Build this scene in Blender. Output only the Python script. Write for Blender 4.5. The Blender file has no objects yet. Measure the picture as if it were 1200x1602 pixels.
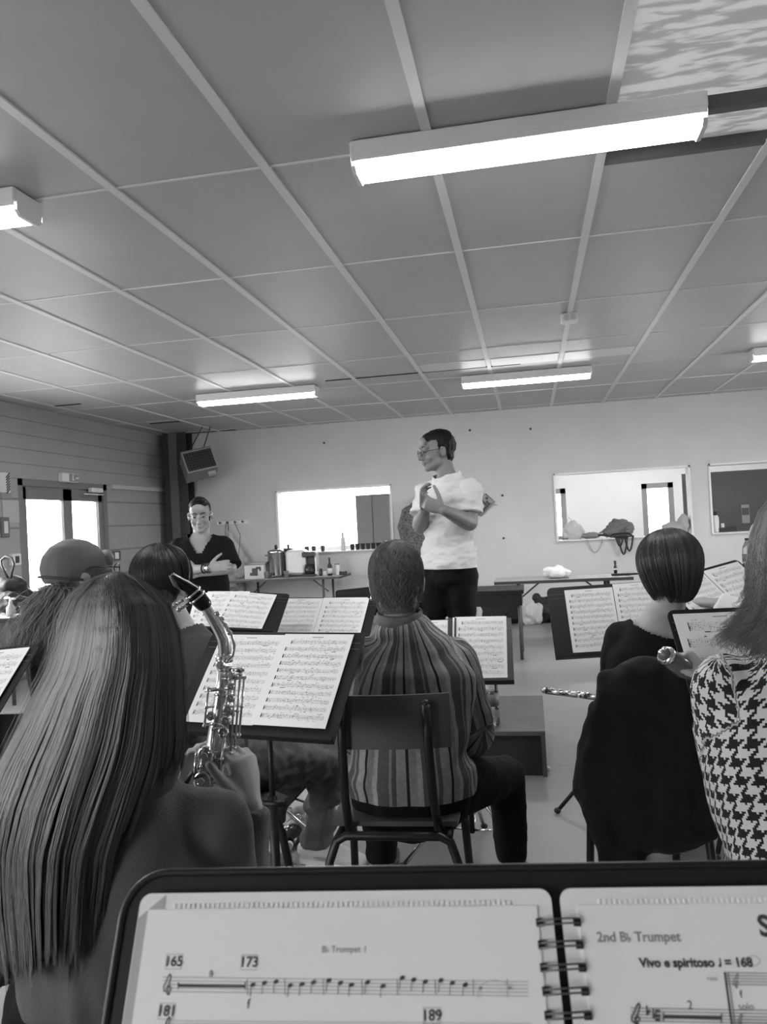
import bpy, math, random
import numpy as np
from mathutils import Vector, Matrix, noise
random.seed(7); rng = np.random.default_rng(7)
PI = math.pi
SC = bpy.context.scene
COL = SC.collection
# ---------------------------------------------------------------- camera frame
F = 1230.0; EYE = 1.35
_n = np.array([.053, 1, -19.1/F]); _n /= np.linalg.norm(_n)
_y = np.array([228, 7, F]); _y = _y-_n*(_y@_n); _y /= np.linalg.norm(_y)
_x = np.cross(_n, _y)
RM = np.stack([_x, _y, -_n])
def ray(px, py): return RM@np.array([px-600, py-801, F])
def _pt(r, s): v = r*s; return Vector((v[0], v[1], v[2]+EYE))
def atY(px, py, Y): r = ray(px, py); return _pt(r, Y/r[1])
def atZ(px, py, Z): r = ray(px, py); return _pt(r, (Z-EYE)/r[2])
def atX(px, py, X): r = ray(px, py); return _pt(r, X/r[0])
def atC(px, py, z): r = ray(px, py); return _pt(r, z/F)     # z metres along the lens axis
cd = bpy.data.cameras.new('camera'); cam = bpy.data.objects.new('camera', cd); COL.objects.link(cam)
cd.sensor_fit = 'HORIZONTAL'; cd.sensor_width = 36; cd.lens = 36*F/1200; cd.clip_start = .02
m = np.eye(4); m[:3, 0] = RM@[1, 0, 0]; m[:3, 1] = RM@[0, -1, 0]; m[:3, 2] = RM@[0, 0, -1]; m[:3, 3] = [0, 0, EYE]
cam.matrix_world = Matrix(m.tolist())
cd.dof.use_dof = True; cd.dof.focus_distance = 3.2; cd.dof.aperture_fstop = 26
SC.camera = cam
# ---------------------------------------------------------------- materials
MATS = {}
def M(name, v, rough=.6, metal=0., bump=0., scale=200., var=0., vscale=8., coat=0., trans=0., alpha=1., ior=1.45, emit=0., spec=.5, sheen=0., detail=3.):
    if name in MATS: return MATS[name]
    mt = bpy.data.materials.new(name); mt.use_nodes = True; nt = mt.node_tree; b = nt.nodes['Principled BSDF']
    b.inputs['Base Color'].default_value = (v, v, v, 1)
    b.inputs['Roughness'].default_value = rough; b.inputs['Metallic'].default_value = metal
    b.inputs['Coat Weight'].default_value = coat; b.inputs['Transmission Weight'].default_value = trans
    b.inputs['Alpha'].default_value = alpha; b.inputs['IOR'].default_value = ior
    b.inputs['Specular IOR Level'].default_value = spec; b.inputs['Sheen Weight'].default_value = sheen
    if emit: b.inputs['Emission Color'].default_value = (1, 1, 1, 1); b.inputs['Emission Strength'].default_value = emit
    tc = nt.nodes.new('ShaderNodeTexCoord')
    if var:
        nz = nt.nodes.new('ShaderNodeTexNoise'); nz.inputs['Scale'].default_value = vscale; nz.inputs['Detail'].default_value = detail
        nt.links.new(tc.outputs['Object'], nz.inputs['Vector'])
        mr = nt.nodes.new('ShaderNodeMapRange'); mr.inputs['From Min'].default_value = .3; mr.inputs['From Max'].default_value = .7
        mr.inputs['To Min'].default_value = max(0, v-var); mr.inputs['To Max'].default_value = v+var
        nt.links.new(nz.outputs['Fac'], mr.inputs['Value']); nt.links.new(mr.outputs[0], b.inputs['Base Color'])
    if bump:
        nb = nt.nodes.new('ShaderNodeTexNoise'); nb.inputs['Scale'].default_value = scale; nb.inputs['Detail'].default_value = 4
        nt.links.new(tc.outputs['Object'], nb.inputs['Vector'])
        bp = nt.nodes.new('ShaderNodeBump'); bp.inputs['Strength'].default_value = bump; bp.inputs['Distance'].default_value = .01
        nt.links.new(nb.outputs['Fac'], bp.inputs['Height']); nt.links.new(bp.outputs[0], b.inputs['Normal'])
    MATS[name] = mt
    return mt
def nodes(mt): nt = mt.node_tree; return nt, nt.nodes, nt.links, nt.nodes['Principled BSDF']
def mathn(nt, op, a, b=None, c=None):
    n = nt.nodes.new('ShaderNodeMath'); n.operation = op
    for i, s in enumerate((a, b, c)):
        if s is None: continue
        if isinstance(s, (int, float)): n.inputs[i].default_value = s
        else: nt.links.new(s, n.inputs[i])
    return n.outputs[0]
def attrmat(name, attr, rough=.5, lo=.02, hi=.3, spec=.5):
    """grey from a per-vertex number (hair colour per strand)"""
    mt = M(name, .2, rough, spec=spec); nt, N, L, b = nodes(mt)
    a = N.new('ShaderNodeAttribute'); a.attribute_name = attr
    mr = N.new('ShaderNodeMapRange'); mr.inputs['To Min'].default_value = lo; mr.inputs['To Max'].default_value = hi
    L.new(a.outputs['Fac'], mr.inputs['Value']); L.new(mr.outputs[0], b.inputs['Base Color'])
    return mt
# ---------------------------------------------------------------- mesh helpers
class MB:
    def __init__(s): s.v = []; s.f = []; s.m = []; s.mats = []; s.cur = 0; s.smooth = []; s.sm = False
    def use(s, mat, smooth=None):
        if mat not in s.mats: s.mats.append(mat)
        s.cur = s.mats.index(mat)
        if smooth is not None: s.sm = smooth
        return s
    def add(s, vs, fs, smooth=None):
        o = len(s.v); s.v += [tuple(v) for v in vs]; s.f += [tuple(i+o for i in f) for f in fs]
        s.m += [s.cur]*len(fs); s.smooth += [s.sm if smooth is None else smooth]*len(fs)
        return s
    def box(s, c, d, M4=None, bev=0.):
        c = Vector(c); hx, hy, hz = d[0]/2, d[1]/2, d[2]/2
        if bev <= 0:
            vs = [Vector((x, y, z)) for x in (-hx, hx) for y in (-hy, hy) for z in (-hz, hz)]
            fs = [(0, 1, 3, 2), (4, 6, 7, 5), (0, 4, 5, 1), (2, 3, 7, 6), (0, 2, 6, 4), (1, 5, 7, 3)]
        else:
            b = min(bev, hx*.99, hy*.99, hz*.99); vs = []; ring = []
            for z, i in ((-hz, b), (-hz+b, 0), (hz-b, 0), (hz, b)):
                r = []
                X, Y = hx-i, hy-i
                for x, y in ((-X+b, -Y), (X-b, -Y), (X, -Y+b), (X, Y-b), (X-b, Y), (-X+b, Y), (-X, Y-b), (-X, -Y+b)):
                    r.append(len(vs)); vs.append(Vector((x, y, z)))
                ring.append(r)
            fs = [tuple(reversed(ring[0])), tuple(ring[3])]
            for a, c2 in zip(ring, ring[1:]):
                for k in range(8): fs.append((a[k], a[(k+1) % 8], c2[(k+1) % 8], c2[k]))
        vs = [v+c for v in vs]
        if M4 is not None: vs = [M4@v for v in vs]
        return s.add(vs, fs)
    def loft(s, pts, rad, side=None, n=14, cap='round', M4=None, sup=1.):
        pts = [Vector(p) for p in pts]; k = len(pts)
        rad = [(r, r) if not isinstance(r, (tuple, list)) else r for r in rad]
        T = []
        for i in range(k):
            t = pts[min(i+1, k-1)]-pts[max(i-1, 0)]
            T.append(t.normalized() if t.length > 1e-9 else Vector((0, 0, 1)))
        sd = Vector(side) if side is not None else (Vector((1, 0, 0)) if abs(T[0].x) < .9 else Vector((0, 1, 0)))
        P, Rr, TT, SS = [], [], [], []
        def frame(t, sd):
            a = sd-t*sd.dot(t)
            if a.length < 1e-6: a = t.orthogonal()
            return a.normalized()
        sides = []
        cur = sd
        for i in range(k):
            a = frame(T[i], sd if side is not None else cur); sides.append(a); cur = a
        if cap == 'round':
            for q in (0., .35, .7):
                r0 = min(rad[0]); c = math.sin(math.radians(q*90+12*(1-q)))
                P.append(pts[0]-T[0]*r0*math.cos(math.asin(c))); Rr.append((rad[0][0]*c, rad[0][1]*c)); TT.append(T[0]); SS.append(sides[0])
        for i in range(k): P.append(pts[i]); Rr.append(rad[i]); TT.append(T[i]); SS.append(sides[i])
        if cap == 'round':
            for q in (.7, .35, 0.):
                r0 = min(rad[-1]); c = math.sin(math.radians(q*90+12*(1-q)))
                P.append(pts[-1]+T[-1]*r0*math.cos(math.asin(c))); Rr.append((rad[-1][0]*c, rad[-1][1]*c)); TT.append(T[-1]); SS.append(sides[-1])
        vs, fs = [], []
        for p, r, t, a in zip(P, Rr, TT, SS):
            b = t.cross(a)
            for j in range(n):
                th = 2*PI*j/n; ca, sa = math.cos(th), math.sin(th)
                if sup != 1.: ca = math.copysign(abs(ca)**sup, ca); sa = math.copysign(abs(sa)**sup, sa)
                vs.append(p+a*(r[0]*ca)+b*(r[1]*sa))
        L = len(P)
        for i in range(L-1):
            for j in range(n):
                fs.append((i*n+j, i*n+(j+1) % n, (i+1)*n+(j+1) % n, (i+1)*n+j))
        if M4 is not None: vs = [M4@v for v in vs]
        s.add(vs, fs, True)
        if cap != 'open':
            o = len(s.v)-len(vs)
            s.f += [tuple(o+j for j in reversed(range(n))), tuple(o+(L-1)*n+j for j in range(n))]
            s.m += [s.cur]*2; s.smooth += [False]*2
        return s
    def tube(s, pts, r, n=10, M4=None): return s.loft(pts, [r]*len(pts), n=n, cap='flat', M4=M4)
    def ell(s, c, r, M4=None, n=16, rot=None):
        c = Vector(c); vs, fs = [], []; h = n//2
        for i in range(1, h):
            ph = PI*i/h
            for j in range(n):
                th = 2*PI*j/n
                vs.append(Vector((r[0]*math.sin(ph)*math.cos(th), r[1]*math.sin(ph)*math.sin(th), r[2]*math.cos(ph))))
        vs += [Vector((0, 0, r[2])), Vector((0, 0, -r[2]))]
        if rot is not None: vs = [rot@v for v in vs]
        vs = [v+c for v in vs]
        for i in range(h-2):
            for j in range(n): fs.append((i*n+j, (i+1)*n+j, (i+1)*n+(j+1) % n, i*n+(j+1) % n))
        t = (h-1)*n
        for j in range(n): fs.append((t, j, (j+1) % n)); fs.append((t+1, (h-2)*n+(j+1) % n, (h-2)*n+j))
        if M4 is not None: vs = [M4@v for v in vs]
        return s.add(vs, fs, True)
    def lathe(s, c, prof, n=20, M4=None, axis=None):
        c = Vector(c); q = Matrix.Identity(3) if axis is None else Vector((0, 0, 1)).rotation_difference(Vector(axis).normalized()).to_matrix()
        vs, fs = [], []
        for r, z in prof:
            for j in range(n): th = 2*PI*j/n; vs.append(c+q@Vector((r*math.cos(th), r*math.sin(th), z)))
        for i in range(len(prof)-1):
            for j in range(n): fs.append((i*n+j, i*n+(j+1) % n, (i+1)*n+(j+1) % n, (i+1)*n+j))
        if M4 is not None: vs = [M4@v for v in vs]
        s.add(vs, fs, True)
        o = len(s.v)-len(vs)
        s.f += [tuple(o+j for j in reversed(range(n))), tuple(o+(len(prof)-1)*n+j for j in range(n))]; s.m += [s.cur]*2; s.smooth += [False]*2
        return s
    def prism(s, pts, h0, h1, M4=None):
        """2-D outline extruded between two heights of the local z"""
        n = len(pts); vs = [Vector((p[0], p[1], h0)) for p in pts]+[Vector((p[0], p[1], h1)) for p in pts]
        fs = [tuple(reversed(range(n))), tuple(range(n, 2*n))]+[(i, (i+1) % n, n+(i+1) % n, n+i) for i in range(n)]
        if M4 is not None: vs = [M4@v for v in vs]
        return s.add(vs, fs)
    def build(s, name, mat=None, parent=None):
        me = bpy.data.meshes.new(name); me.from_pydata(s.v, [], s.f)
        mats = s.mats if mat is None else ([mat] if not s.mats else s.mats)
        for q in mats: me.materials.append(q)
        if s.mats: me.polygons.foreach_set('material_index', s.m)
        me.polygons.foreach_set('use_smooth', s.smooth); me.update()
        o = bpy.data.objects.new(name, me); COL.objects.link(o)
        if parent is not None: put(o, parent)
        return o
def put(o, parent):
    """parent keeping world coordinates (vertices were written in world space)"""
    o.parent = parent; o.matrix_parent_inverse = WM(parent).inverted()
def WM(o):
    m = Matrix.LocRotScale(o.location, o.rotation_euler, None)
    if o.parent is not None: m = WM(o.parent)@o.matrix_parent_inverse@m
    return m
def tag(o, label=None, cat=None, group=None, kind=None):
    for k, v in (('label', label), ('category', cat), ('group', group), ('kind', kind)):
        if v: o[k] = v
    return o
def thing(name, label, cat, loc=(0, 0, 0), group=None):
    o = bpy.data.objects.new(name, None); COL.objects.link(o); o.location = loc; o.empty_display_size = .1
    return tag(o, label, cat, group)
def solo(mb, name, mat, label, cat, group=None):
    return tag(mb.build(name, mat), label, cat, group)
def struct(o): o['kind'] = 'structure'; return o
def bake(mb, vox, smooth=6, fac=.5):
    me = bpy.data.meshes.new('t'); me.from_pydata(mb.v, [], mb.f); o = bpy.data.objects.new('t', me); COL.objects.link(o)
    r = o.modifiers.new('r', 'REMESH'); r.mode = 'VOXEL'; r.voxel_size = vox; r.use_smooth_shade = True
    if smooth: q = o.modifiers.new('s', 'SMOOTH'); q.iterations = smooth; q.factor = fac
    dg = bpy.context.evaluated_depsgraph_get(); dg.update()
    out = bpy.data.meshes.new_from_object(o.evaluated_get(dg))
    bpy.data.objects.remove(o); bpy.data.meshes.remove(me)
    return out
def coords(me): a = np.empty(len(me.vertices)*3); me.vertices.foreach_get('co', a); return a.reshape(-1, 3)
def cutmesh(me, keep):
    """keep(co Nx3)->bool mask of vertices; faces with a vertex dropped go"""
    co = coords(me); k = keep(co)
    nf = len(me.polygons); lt = np.empty(nf, int); ls = np.empty(nf, int); me.polygons.foreach_get('loop_total', lt); me.polygons.foreach_get('loop_start', ls)
    li = np.empty(len(me.loops), int); me.loops.foreach_get('vertex_index', li)
    fs = [tuple(li[a:a+b]) for a, b in zip(ls, lt) if k[li[a:a+b]].all()]
    used = np.zeros(len(co), bool)
    for f in fs: used[list(f)] = True
    idx = np.cumsum(used)-1
    m2 = bpy.data.meshes.new('c'); m2.from_pydata(co[used].tolist(), [], [tuple(int(idx[i]) for i in f) for f in fs])
    m2.polygons.foreach_set('use_smooth', [True]*len(m2.polygons)); return m2
def blob(name, mb, vox, mat, parent, smooth=6, keep=None, disp=None, fac=.5):
    me = bake(mb, vox, smooth, fac)
    if disp is not None:
        co = coords(me); nn = np.empty(len(co)*3); me.vertices.foreach_get('normal', nn); nn = nn.reshape(-1, 3)
        d = np.array([disp(Vector(c)) for c in co]); co = co+nn*d[:, None]; me.vertices.foreach_set('co', co.ravel()); me.update()
    if keep is not None: me = cutmesh(me, keep)
    me.name = name; me.materials.clear(); me.materials.append(mat)
    me.polygons.foreach_set('use_smooth', [True]*len(me.polygons))
    o = bpy.data.objects.new(name, me); COL.objects.link(o)
    if parent is not None: put(o, parent)
    return o
def folds(amp, fx=(6, 6, 14), seed=0.):
    return lambda c: amp*(noise.noise(Vector((c.x*fx[0]+seed, c.y*fx[1], c.z*fx[2])))+.5*noise.noise(Vector((c.x*fx[0]*2.3, c.y*fx[1]*2.3+seed, c.z*fx[2]*2.3))))
def strands(name, paths, rad, mat, parent, shades=None, tip=.35):
    """every path (KxN x3) becomes a thin three-sided tube; one mesh"""
    P = np.asarray(paths, float); S, K = P.shape[:2]
    T = np.gradient(P, axis=1); T /= np.linalg.norm(T, axis=2, keepdims=True)+1e-9
    ref = np.zeros_like(T); ref[..., 1] = 1; ref[..., 0] = .3
    A = np.cross(T, ref); A /= np.linalg.norm(A, axis=2, keepdims=True)+1e-9; B = np.cross(T, A)
    r = (rad*np.linspace(1, tip, K)**1)[None, :, None]*np.ones((S, 1, 1)); r[:, 0] *= .6
    V = []
    for a in (0, 2*PI/3, 4*PI/3): V.append(P+A*r*math.cos(a)+B*r*math.sin(a))
    V = np.stack(V, 2).reshape(-1, 3)
    base = (np.arange(S)[:, None, None]*K+np.arange(K-1)[None, :, None])*3; j = np.arange(3)[None, None, :]
    q = np.stack([base+j, base+(j+1) % 3, base+3+(j+1) % 3, base+3+j], -1).reshape(-1, 4)
    me = bpy.data.meshes.new(name); me.vertices.add(len(V)); me.vertices.foreach_set('co', V.ravel())
    me.loops.add(q.size); me.loops.foreach_set('vertex_index', q.ravel().astype(np.int32))
    me.polygons.add(len(q)); me.polygons.foreach_set('loop_start', np.arange(0, q.size, 4, dtype=np.int32)); me.polygons.foreach_set('loop_total', np.full(len(q), 4, np.int32))
    me.polygons.foreach_set('use_smooth', np.ones(len(q), bool)); me.update(calc_edges=True)
    if shades is not None:
        at = me.attributes.new('shade', 'FLOAT', 'POINT'); at.data.foreach_set('value', np.repeat(np.asarray(shades, np.float32), K*3))
    me.materials.append(mat); o = bpy.data.objects.new(name, me); COL.objects.link(o)
    if parent is not None: put(o, parent)
    return o
# ---------------------------------------------------------------- the room
XL, XR, YN, YF, ZC = -5.14, 4.9, -3.4, 10.65, 2.795
YA = 14.2                                                       # back of the side room behind the hatches
mwall = M('painted_wall', .60, .75, bump=.12, scale=60, var=.02, vscale=2.5)
mannex = M('white_annex_paint', .8, .7)
mfloor = M('vinyl_floor', .25, .34, var=.035, vscale=1.3, detail=6, bump=.02, scale=12)
def wallmesh(name, axis, pos, th, u0, u1, z0, z1, holes, mat):
    us = sorted({u0, u1}|{h[0] for h in holes}|{h[1] for h in holes}); zs = sorted({z0, z1}|{h[2] for h in holes}|{h[3] for h in holes})
    b = MB().use(mat)
    for a, c in zip(us, us[1:]):
        for d, e in zip(zs, zs[1:]):
            mu, mz = (a+c)/2, (d+e)/2
            if any(h[0] < mu < h[1] and h[2] < mz < h[3] for h in holes): continue
            if axis == 'y': b.box((mu, pos+th/2, mz), (c-a, abs(th), e-d))
            else: b.box((pos+th/2, mu, mz), (abs(th), c-a, e-d))
    return struct(b.build(name))
# floor, with wide faint bands of two vinyl tones
b = MB().use(mfloor).box(((XL+XR)/2, (YN+YA)/2, -.05), (XR-XL+.4, YA-YN+.4, .1)); struct(b.build('floor'))
nt, N, L, bs = nodes(mfloor)
tc = N.new('ShaderNodeTexCoord'); sx = N.new('ShaderNodeSeparateXYZ'); L.new(tc.outputs['Object'], sx.inputs[0])
band = mathn(nt, 'LESS_THAN', mathn(nt, 'FRACT', mathn(nt, 'MULTIPLY', sx.outputs['Y'], 1/2.9)), .42)
src = bs.inputs['Base Color'].links[0].from_socket
fac = mathn(nt, 'MULTIPLY_ADD', band, -.045, 1.)
joint = mathn(nt, 'LESS_THAN', mathn(nt, 'FRACT', mathn(nt, 'MULTIPLY', sx.outputs['Y'], 1/1.45)), .006)
fac = mathn(nt, 'MULTIPLY', fac, mathn(nt, 'MULTIPLY_ADD', joint, -.25, 1.))
L.new(mathn(nt, 'MULTIPLY', src, fac), bs.inputs['Base Color'])
# far wall with the three serving hatches
ZS, ZT = 1.0, 1.9
H1 = (-3.50, -1.84, ZS, ZT); H2 = (.34, 2.06, ZS, ZT); H3 = (2.28, 4.0, ZS, ZT)
wallmesh('wall_back', 'y', YF, .16, XL-.2, XR+.2, 0, ZC+.3, [H1, H2, H3], mwall)
wallmesh('wall_right', 'x', XR, .2, YN, YA, 0, ZC+.3, [(5.2, 7.8, .9, 2.2)], mwall)
wallmesh('wall_front', 'y', YN, -.2, XL-.2, XR+.2, 0, ZC+.3, [(-4.2, -2.2, .9, 2.3)], mwall)
mclad = M('ribbed_cladding', .36, .55, bump=.04, scale=30, var=.02, vscale=3)
nt, N, L, bs = nodes(mclad)
tc = N.new('ShaderNodeTexCoord'); sx = N.new('ShaderNodeSeparateXYZ'); L.new(tc.outputs['Object'], sx.inputs[0])
zz = sx.outputs['Z']; up = mathn(nt, 'GREATER_THAN', zz, 1.98)
fz = mathn(nt, 'FRACT', mathn(nt, 'ADD', mathn(nt, 'MULTIPLY', mathn(nt, 'MULTIPLY', zz, 1/.155), up), mathn(nt, 'MULTIPLY', mathn(nt, 'MULTIPLY', zz, 1/.3), mathn(nt, 'SUBTRACT', 1., up))))
grv = mathn(nt, 'LESS_THAN', fz, .055)
src = bs.inputs['Base Color'].links[0].from_socket
L.new(mathn(nt, 'MULTIPLY', src, mathn(nt, 'MULTIPLY_ADD', grv, -.45, 1.)), bs.inputs['Base Color'])
DY0, DY1 = 7.25, 8.98
wallmesh('wall_left', 'x', XL, -.2, YN, YF+.2, 0, ZC+.3, [(DY0, DY1, 0, 2.02), (4.3, 6.7, .9, 2.25), (-1.6, .6, .9, 2.25)], mclad)
mtrim = M('pale_trim', .52, .5)
struct(MB().use(mtrim).box((XL+.02, (DY1+YF)/2+.02, 2.0), (.04, YF-DY1-.12, .05)).build('trim_1'))
# ceiling: glossy panels, strips and the translucent roof light
mceil = M('ceiling_panel', .50, .40, var=.012, vscale=6, bump=.02, scale=3, spec=.22)
mstrip = M('ceiling_strip', .72, .45); mdark = M('dark_gap', .02, .8)
SX0, SX1, SY0, SY1 = .37, 2.34, 2.28, 3.36
b = MB().use(mceil)
X0, X1, Y0, Y1 = XL-.2, XR+.2, YN-.2, YF+.2
for x0, x1, y0, y1 in ((X0, SX0, Y0, Y1), (SX1, X1, Y0, Y1), (SX0, SX1, Y0, SY0), (SX0, SX1, SY1, Y1)):
    b.box(((x0+x1)/2, (y0+y1)/2, ZC+.05), (x1-x0, y1-y0, .1))
b.use(mstrip)
k = -8
while -.295+.66*k < XR:
    x = -.295+.66*k
    if x > XL: b.box((x, (YN+YF)/2, ZC-.003), (.038, YF-YN, .01))
    k += 1
for j in range(-5, 7):
    y = 2.98+1.24*j
    if j == 0: b.box(((XL+SX0)/2, y, ZC-.001), (SX0-XL, .012, .008)); b.box(((XR+SX1)/2, y, ZC-.001), (XR-SX1, .012, .008))
    else: b.box(((XL+XR)/2, y, ZC-.001), (XR-XL, .011, .008))
mpale = M('pale_ceiling_sheet', .66, .4)
b.use(mpale)
for i in range(3): b.box((-.295+.66*i-.33, 7.34, ZC+.001), (.60, .34, .012))
b.use(mdark)
for q in [((-1.3+.35, 7.52), (1.9, .02))]: b.box((*q[0], ZC-.002), (*q[1], .01))
b.box((-4.55, YF-.12, ZC-.001), (1.1, .05, .008)); b.box((-4.5, 9.35, ZC-.001), (.4, .05, .008)); b.box((-4.75, 7.6, ZC-.001), (.3, .04, .008))
struct(b.build('ceiling'))
mleaf = bpy.data.materials.new('leaf_strewn_roof_light'); mleaf.use_nodes = True
nt = mleaf.node_tree; N, L = nt.nodes, nt.links; N.clear()
out = N.new('ShaderNodeOutputMaterial'); tr = N.new('ShaderNodeBsdfTranslucent'); df = N.new('ShaderNodeBsdfPrincipled'); df.inputs['Roughness'].default_value = .3
tc = N.new('ShaderNodeTexCoord'); mp = N.new('ShaderNodeMapping'); mp.inputs['Scale'].default_value = (2.0, 7, 1); L.new(tc.outputs['Object'], mp.inputs[0])
n1 = N.new('ShaderNodeTexNoise'); n1.inputs['Scale'].default_value = 3.2; n1.inputs['Detail'].default_value = 6; n1.inputs['Distortion'].default_value = .5; L.new(mp.outputs[0], n1.inputs['Vector'])
sx = N.new('ShaderNodeSeparateXYZ'); L.new(tc.outputs['Object'], sx.inputs[0])
wv = mathn(nt, 'MULTIPLY', mathn(nt, 'SINE', mathn(nt, 'MULTIPLY', sx.outputs['Y'], 2*PI/.135)), .05)
th = N.new('ShaderNodeMapRange'); th.inputs['From Min'].default_value = .46; th.inputs['From Max'].default_value = .54; th.inputs['To Min'].default_value = .160; th.inputs['To Max'].default_value = .215
L.new(mathn(nt, 'ADD', n1.outputs['Fac'], wv), th.inputs['Value'])
L.new(th.outputs[0], tr.inputs['Color']); L.new(th.outputs[0], df.inputs['Base Color'])
mx = N.new('ShaderNodeMixShader'); mx.inputs[0].default_value = .25; L.new(tr.outputs[0], mx.inputs[1]); L.new(df.outputs[0], mx.inputs[2]); L.new(mx.outputs[0], out.inputs[0])
b = MB().use(mleaf)
b.box(((SX0+SX1)/2, (SY0+SY1)/2, ZC+.045), (SX1-SX0, SY1-SY0, .006)); b.use(M('roof_light_frame', .10, .4)).box(((SX0+SX1)/2, 2.99, ZC+.0), (SX1-SX0, .045, .05))
for x in (SX0+.0, SX1): b.box((x, (SY0+SY1)/2, ZC+.02), (.02, SY1-SY0, .05))
for y in (SY0, SY1): b.box(((SX0+SX1)/2, y, ZC+.02), (SX1-SX0, .03, .05))
struct(b.build('window_1'))
# skirting board and hatch reveals
mbase = M('baseboard_grey', .30, .5)
struct(MB().use(mbase).box(((XL+XR)/2, YF-.008, .05), (XR-XL, .016, .1)).build('baseboard_back'))
mframe = M('white_hatch_frame', .78, .5)
for i, h in enumerate((H1, H2, H3)):
    b = MB().use(mframe)
    for x in (h[0], h[1]): b.box((x+(.012 if x == h[0] else -.012), YF+.08, (ZS+ZT)/2), (.024, .2, ZT-ZS))
    b.box(((h[0]+h[1])/2, YF+.08, ZT-.012), (h[1]-h[0], .2, .024)); b.box(((h[0]+h[1])/2, YF+.07, ZS+.008), (h[1]-h[0], .26, .016))
    struct(b.build('window_%d' % (i+2)))
# side room behind the hatches
AW = []
p = atY(867, 765, YA); q = atY(889, 846, YA); AW.append((p.x-.9, q.x, q.z, p.z))
p = atY(1003, 757, YA); q = atY(1053, 840, YA); AW.append((p.x, q.x+.05, .15, p.z))
AW.append((-4.9, -2.2, .9, 2.2))
wallmesh('wall_annex_back', 'y', YA, .15, XL-.2, XR+.2, 0, ZC+.3, AW, mannex)
wallmesh('wall_annex_left', 'x', XL, -.2, YF+.16, YA, 0, ZC+.3, [(11.2, 13.8, .8, 2.2)], mannex)
wallmesh('wall_annex_partition', 'x', .25, -.1, YF+.16, YA, 0, ZC, [], mannex)
struct(MB().use(mannex).box(((XL+XR)/2, (YF+YA)/2+.1, 2.6), (XR-XL, YA-YF-.0, .08)).build('ceiling_annex'))
mfrm = M('grey_window_frame', .28, .45)
for i, a in enumerate(AW):
    b = MB().use(mfrm); x0, x1, z0, z1 = a; w = .09
    b.box(((x0+x1)/2, YA+.05, z1-w/2), (x1-x0, .1, w)); b.box(((x0+x1)/2, YA+.05, z0+w/2), (x1-x0, .1, w))
    b.box((x0+w/2, YA+.05, (z0+z1)/2), (w, .1, z1-z0)); b.box((x1-w/2, YA+.05, (z0+z1)/2), (w, .1, z1-z0))
    struct(b.build('window_%d' % (i+5)))
# double glazed door in the left wall
mdoor = M('door_grey_frame', .20, .4); mglass = M('pane_glass', 1., .0, trans=1., ior=1.0, spec=.1)
root = bpy.data.objects.new('door_1', None); COL.objects.link(root); root.location = (XL, (DY0+DY1)/2, 0); struct(root)
b = MB().use(mdoor); t = .08
ym = DY0+(DY1-DY0)*.53
for y in (DY0+t/2, DY1-t/2): b.box((XL-.05, y, 1.01), (.1, t, 2.02))
b.box((XL-.05, (DY0+DY1)/2, 2.02-.035), (.1, DY1-DY0, .07)); b.build('door_frame', None, root)
for y0, y1 in ((DY0+t, ym), (ym, DY1-t)):
    b = MB().use(mdoor); w = .085
    for y in (y0+w/2, y1-w/2): b.box((XL-.05, y, .97), (.05, w, 1.94))
    b.box((XL-.05, (y0+y1)/2, 1.95-.07), (.05, y1-y0, .14)); b.box((XL-.05, (y0+y1)/2, .42), (.05, y1-y0, .84))
    lf = b.build('door_leaf', None, root)
    MB().use(mglass).box((XL-.05, (y0+y1)/2, 1.34), (.006, y1-y0-2*w, .99)).build('pane', None, lf)
MB().use(M('silver_hardware', .7, .3, metal=.9)).box((XL+.03, ym+.35, .93), (.03, .6, .03)).box((XL+.015, ym+.1, .93), (.05, .03, .05)).build('push_bar', None, root)
MB().use(mframe).box((XL+.03, DY1-.3, 1.94), (.06, .24, .055), bev=.006).box((XL+.04, DY1-.36, 1.89), (.02, .4, .012)).build('door_closer', None, root)
for i, (y0, y1) in enumerate(((4.3, 6.7), (-1.6, .6))):
    b = MB().use(mdoor)
    for y in (y0+.04, (y0+y1)/2, y1-.04): b.box((XL-.1, y, 1.575), (.08, .07, 1.35))
    for z in (.94, 2.21): b.box((XL-.1, (y0+y1)/2, z), (.08, y1-y0, .07))
    struct(b.build('window_%d' % (i+8)))
# ground outside
struct(MB().use(M('outside_ground', .45, .9)).box((0, 5, -.25), (120, 120, .2)).build('ground'))
# dark steel H column in the far left corner
mcol = M('dark_column_paint', .035, .5); cx, cy = -4.85, YF-.2
b = MB().use(mcol).box((cx, cy-.11, ZC/2), (.34, .02, ZC-.01)).box((cx, cy+.11, ZC/2), (.34, .02, ZC-.01)).box((cx, cy, ZC/2), (.016, .22, ZC-.01))
b.use(M('column_edge_paint', .12, .5)).box((cx-.02, cy-.128, ZC/2), (.12, .016, ZC-.01)); struct(b.build('trim_2'))
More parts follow.
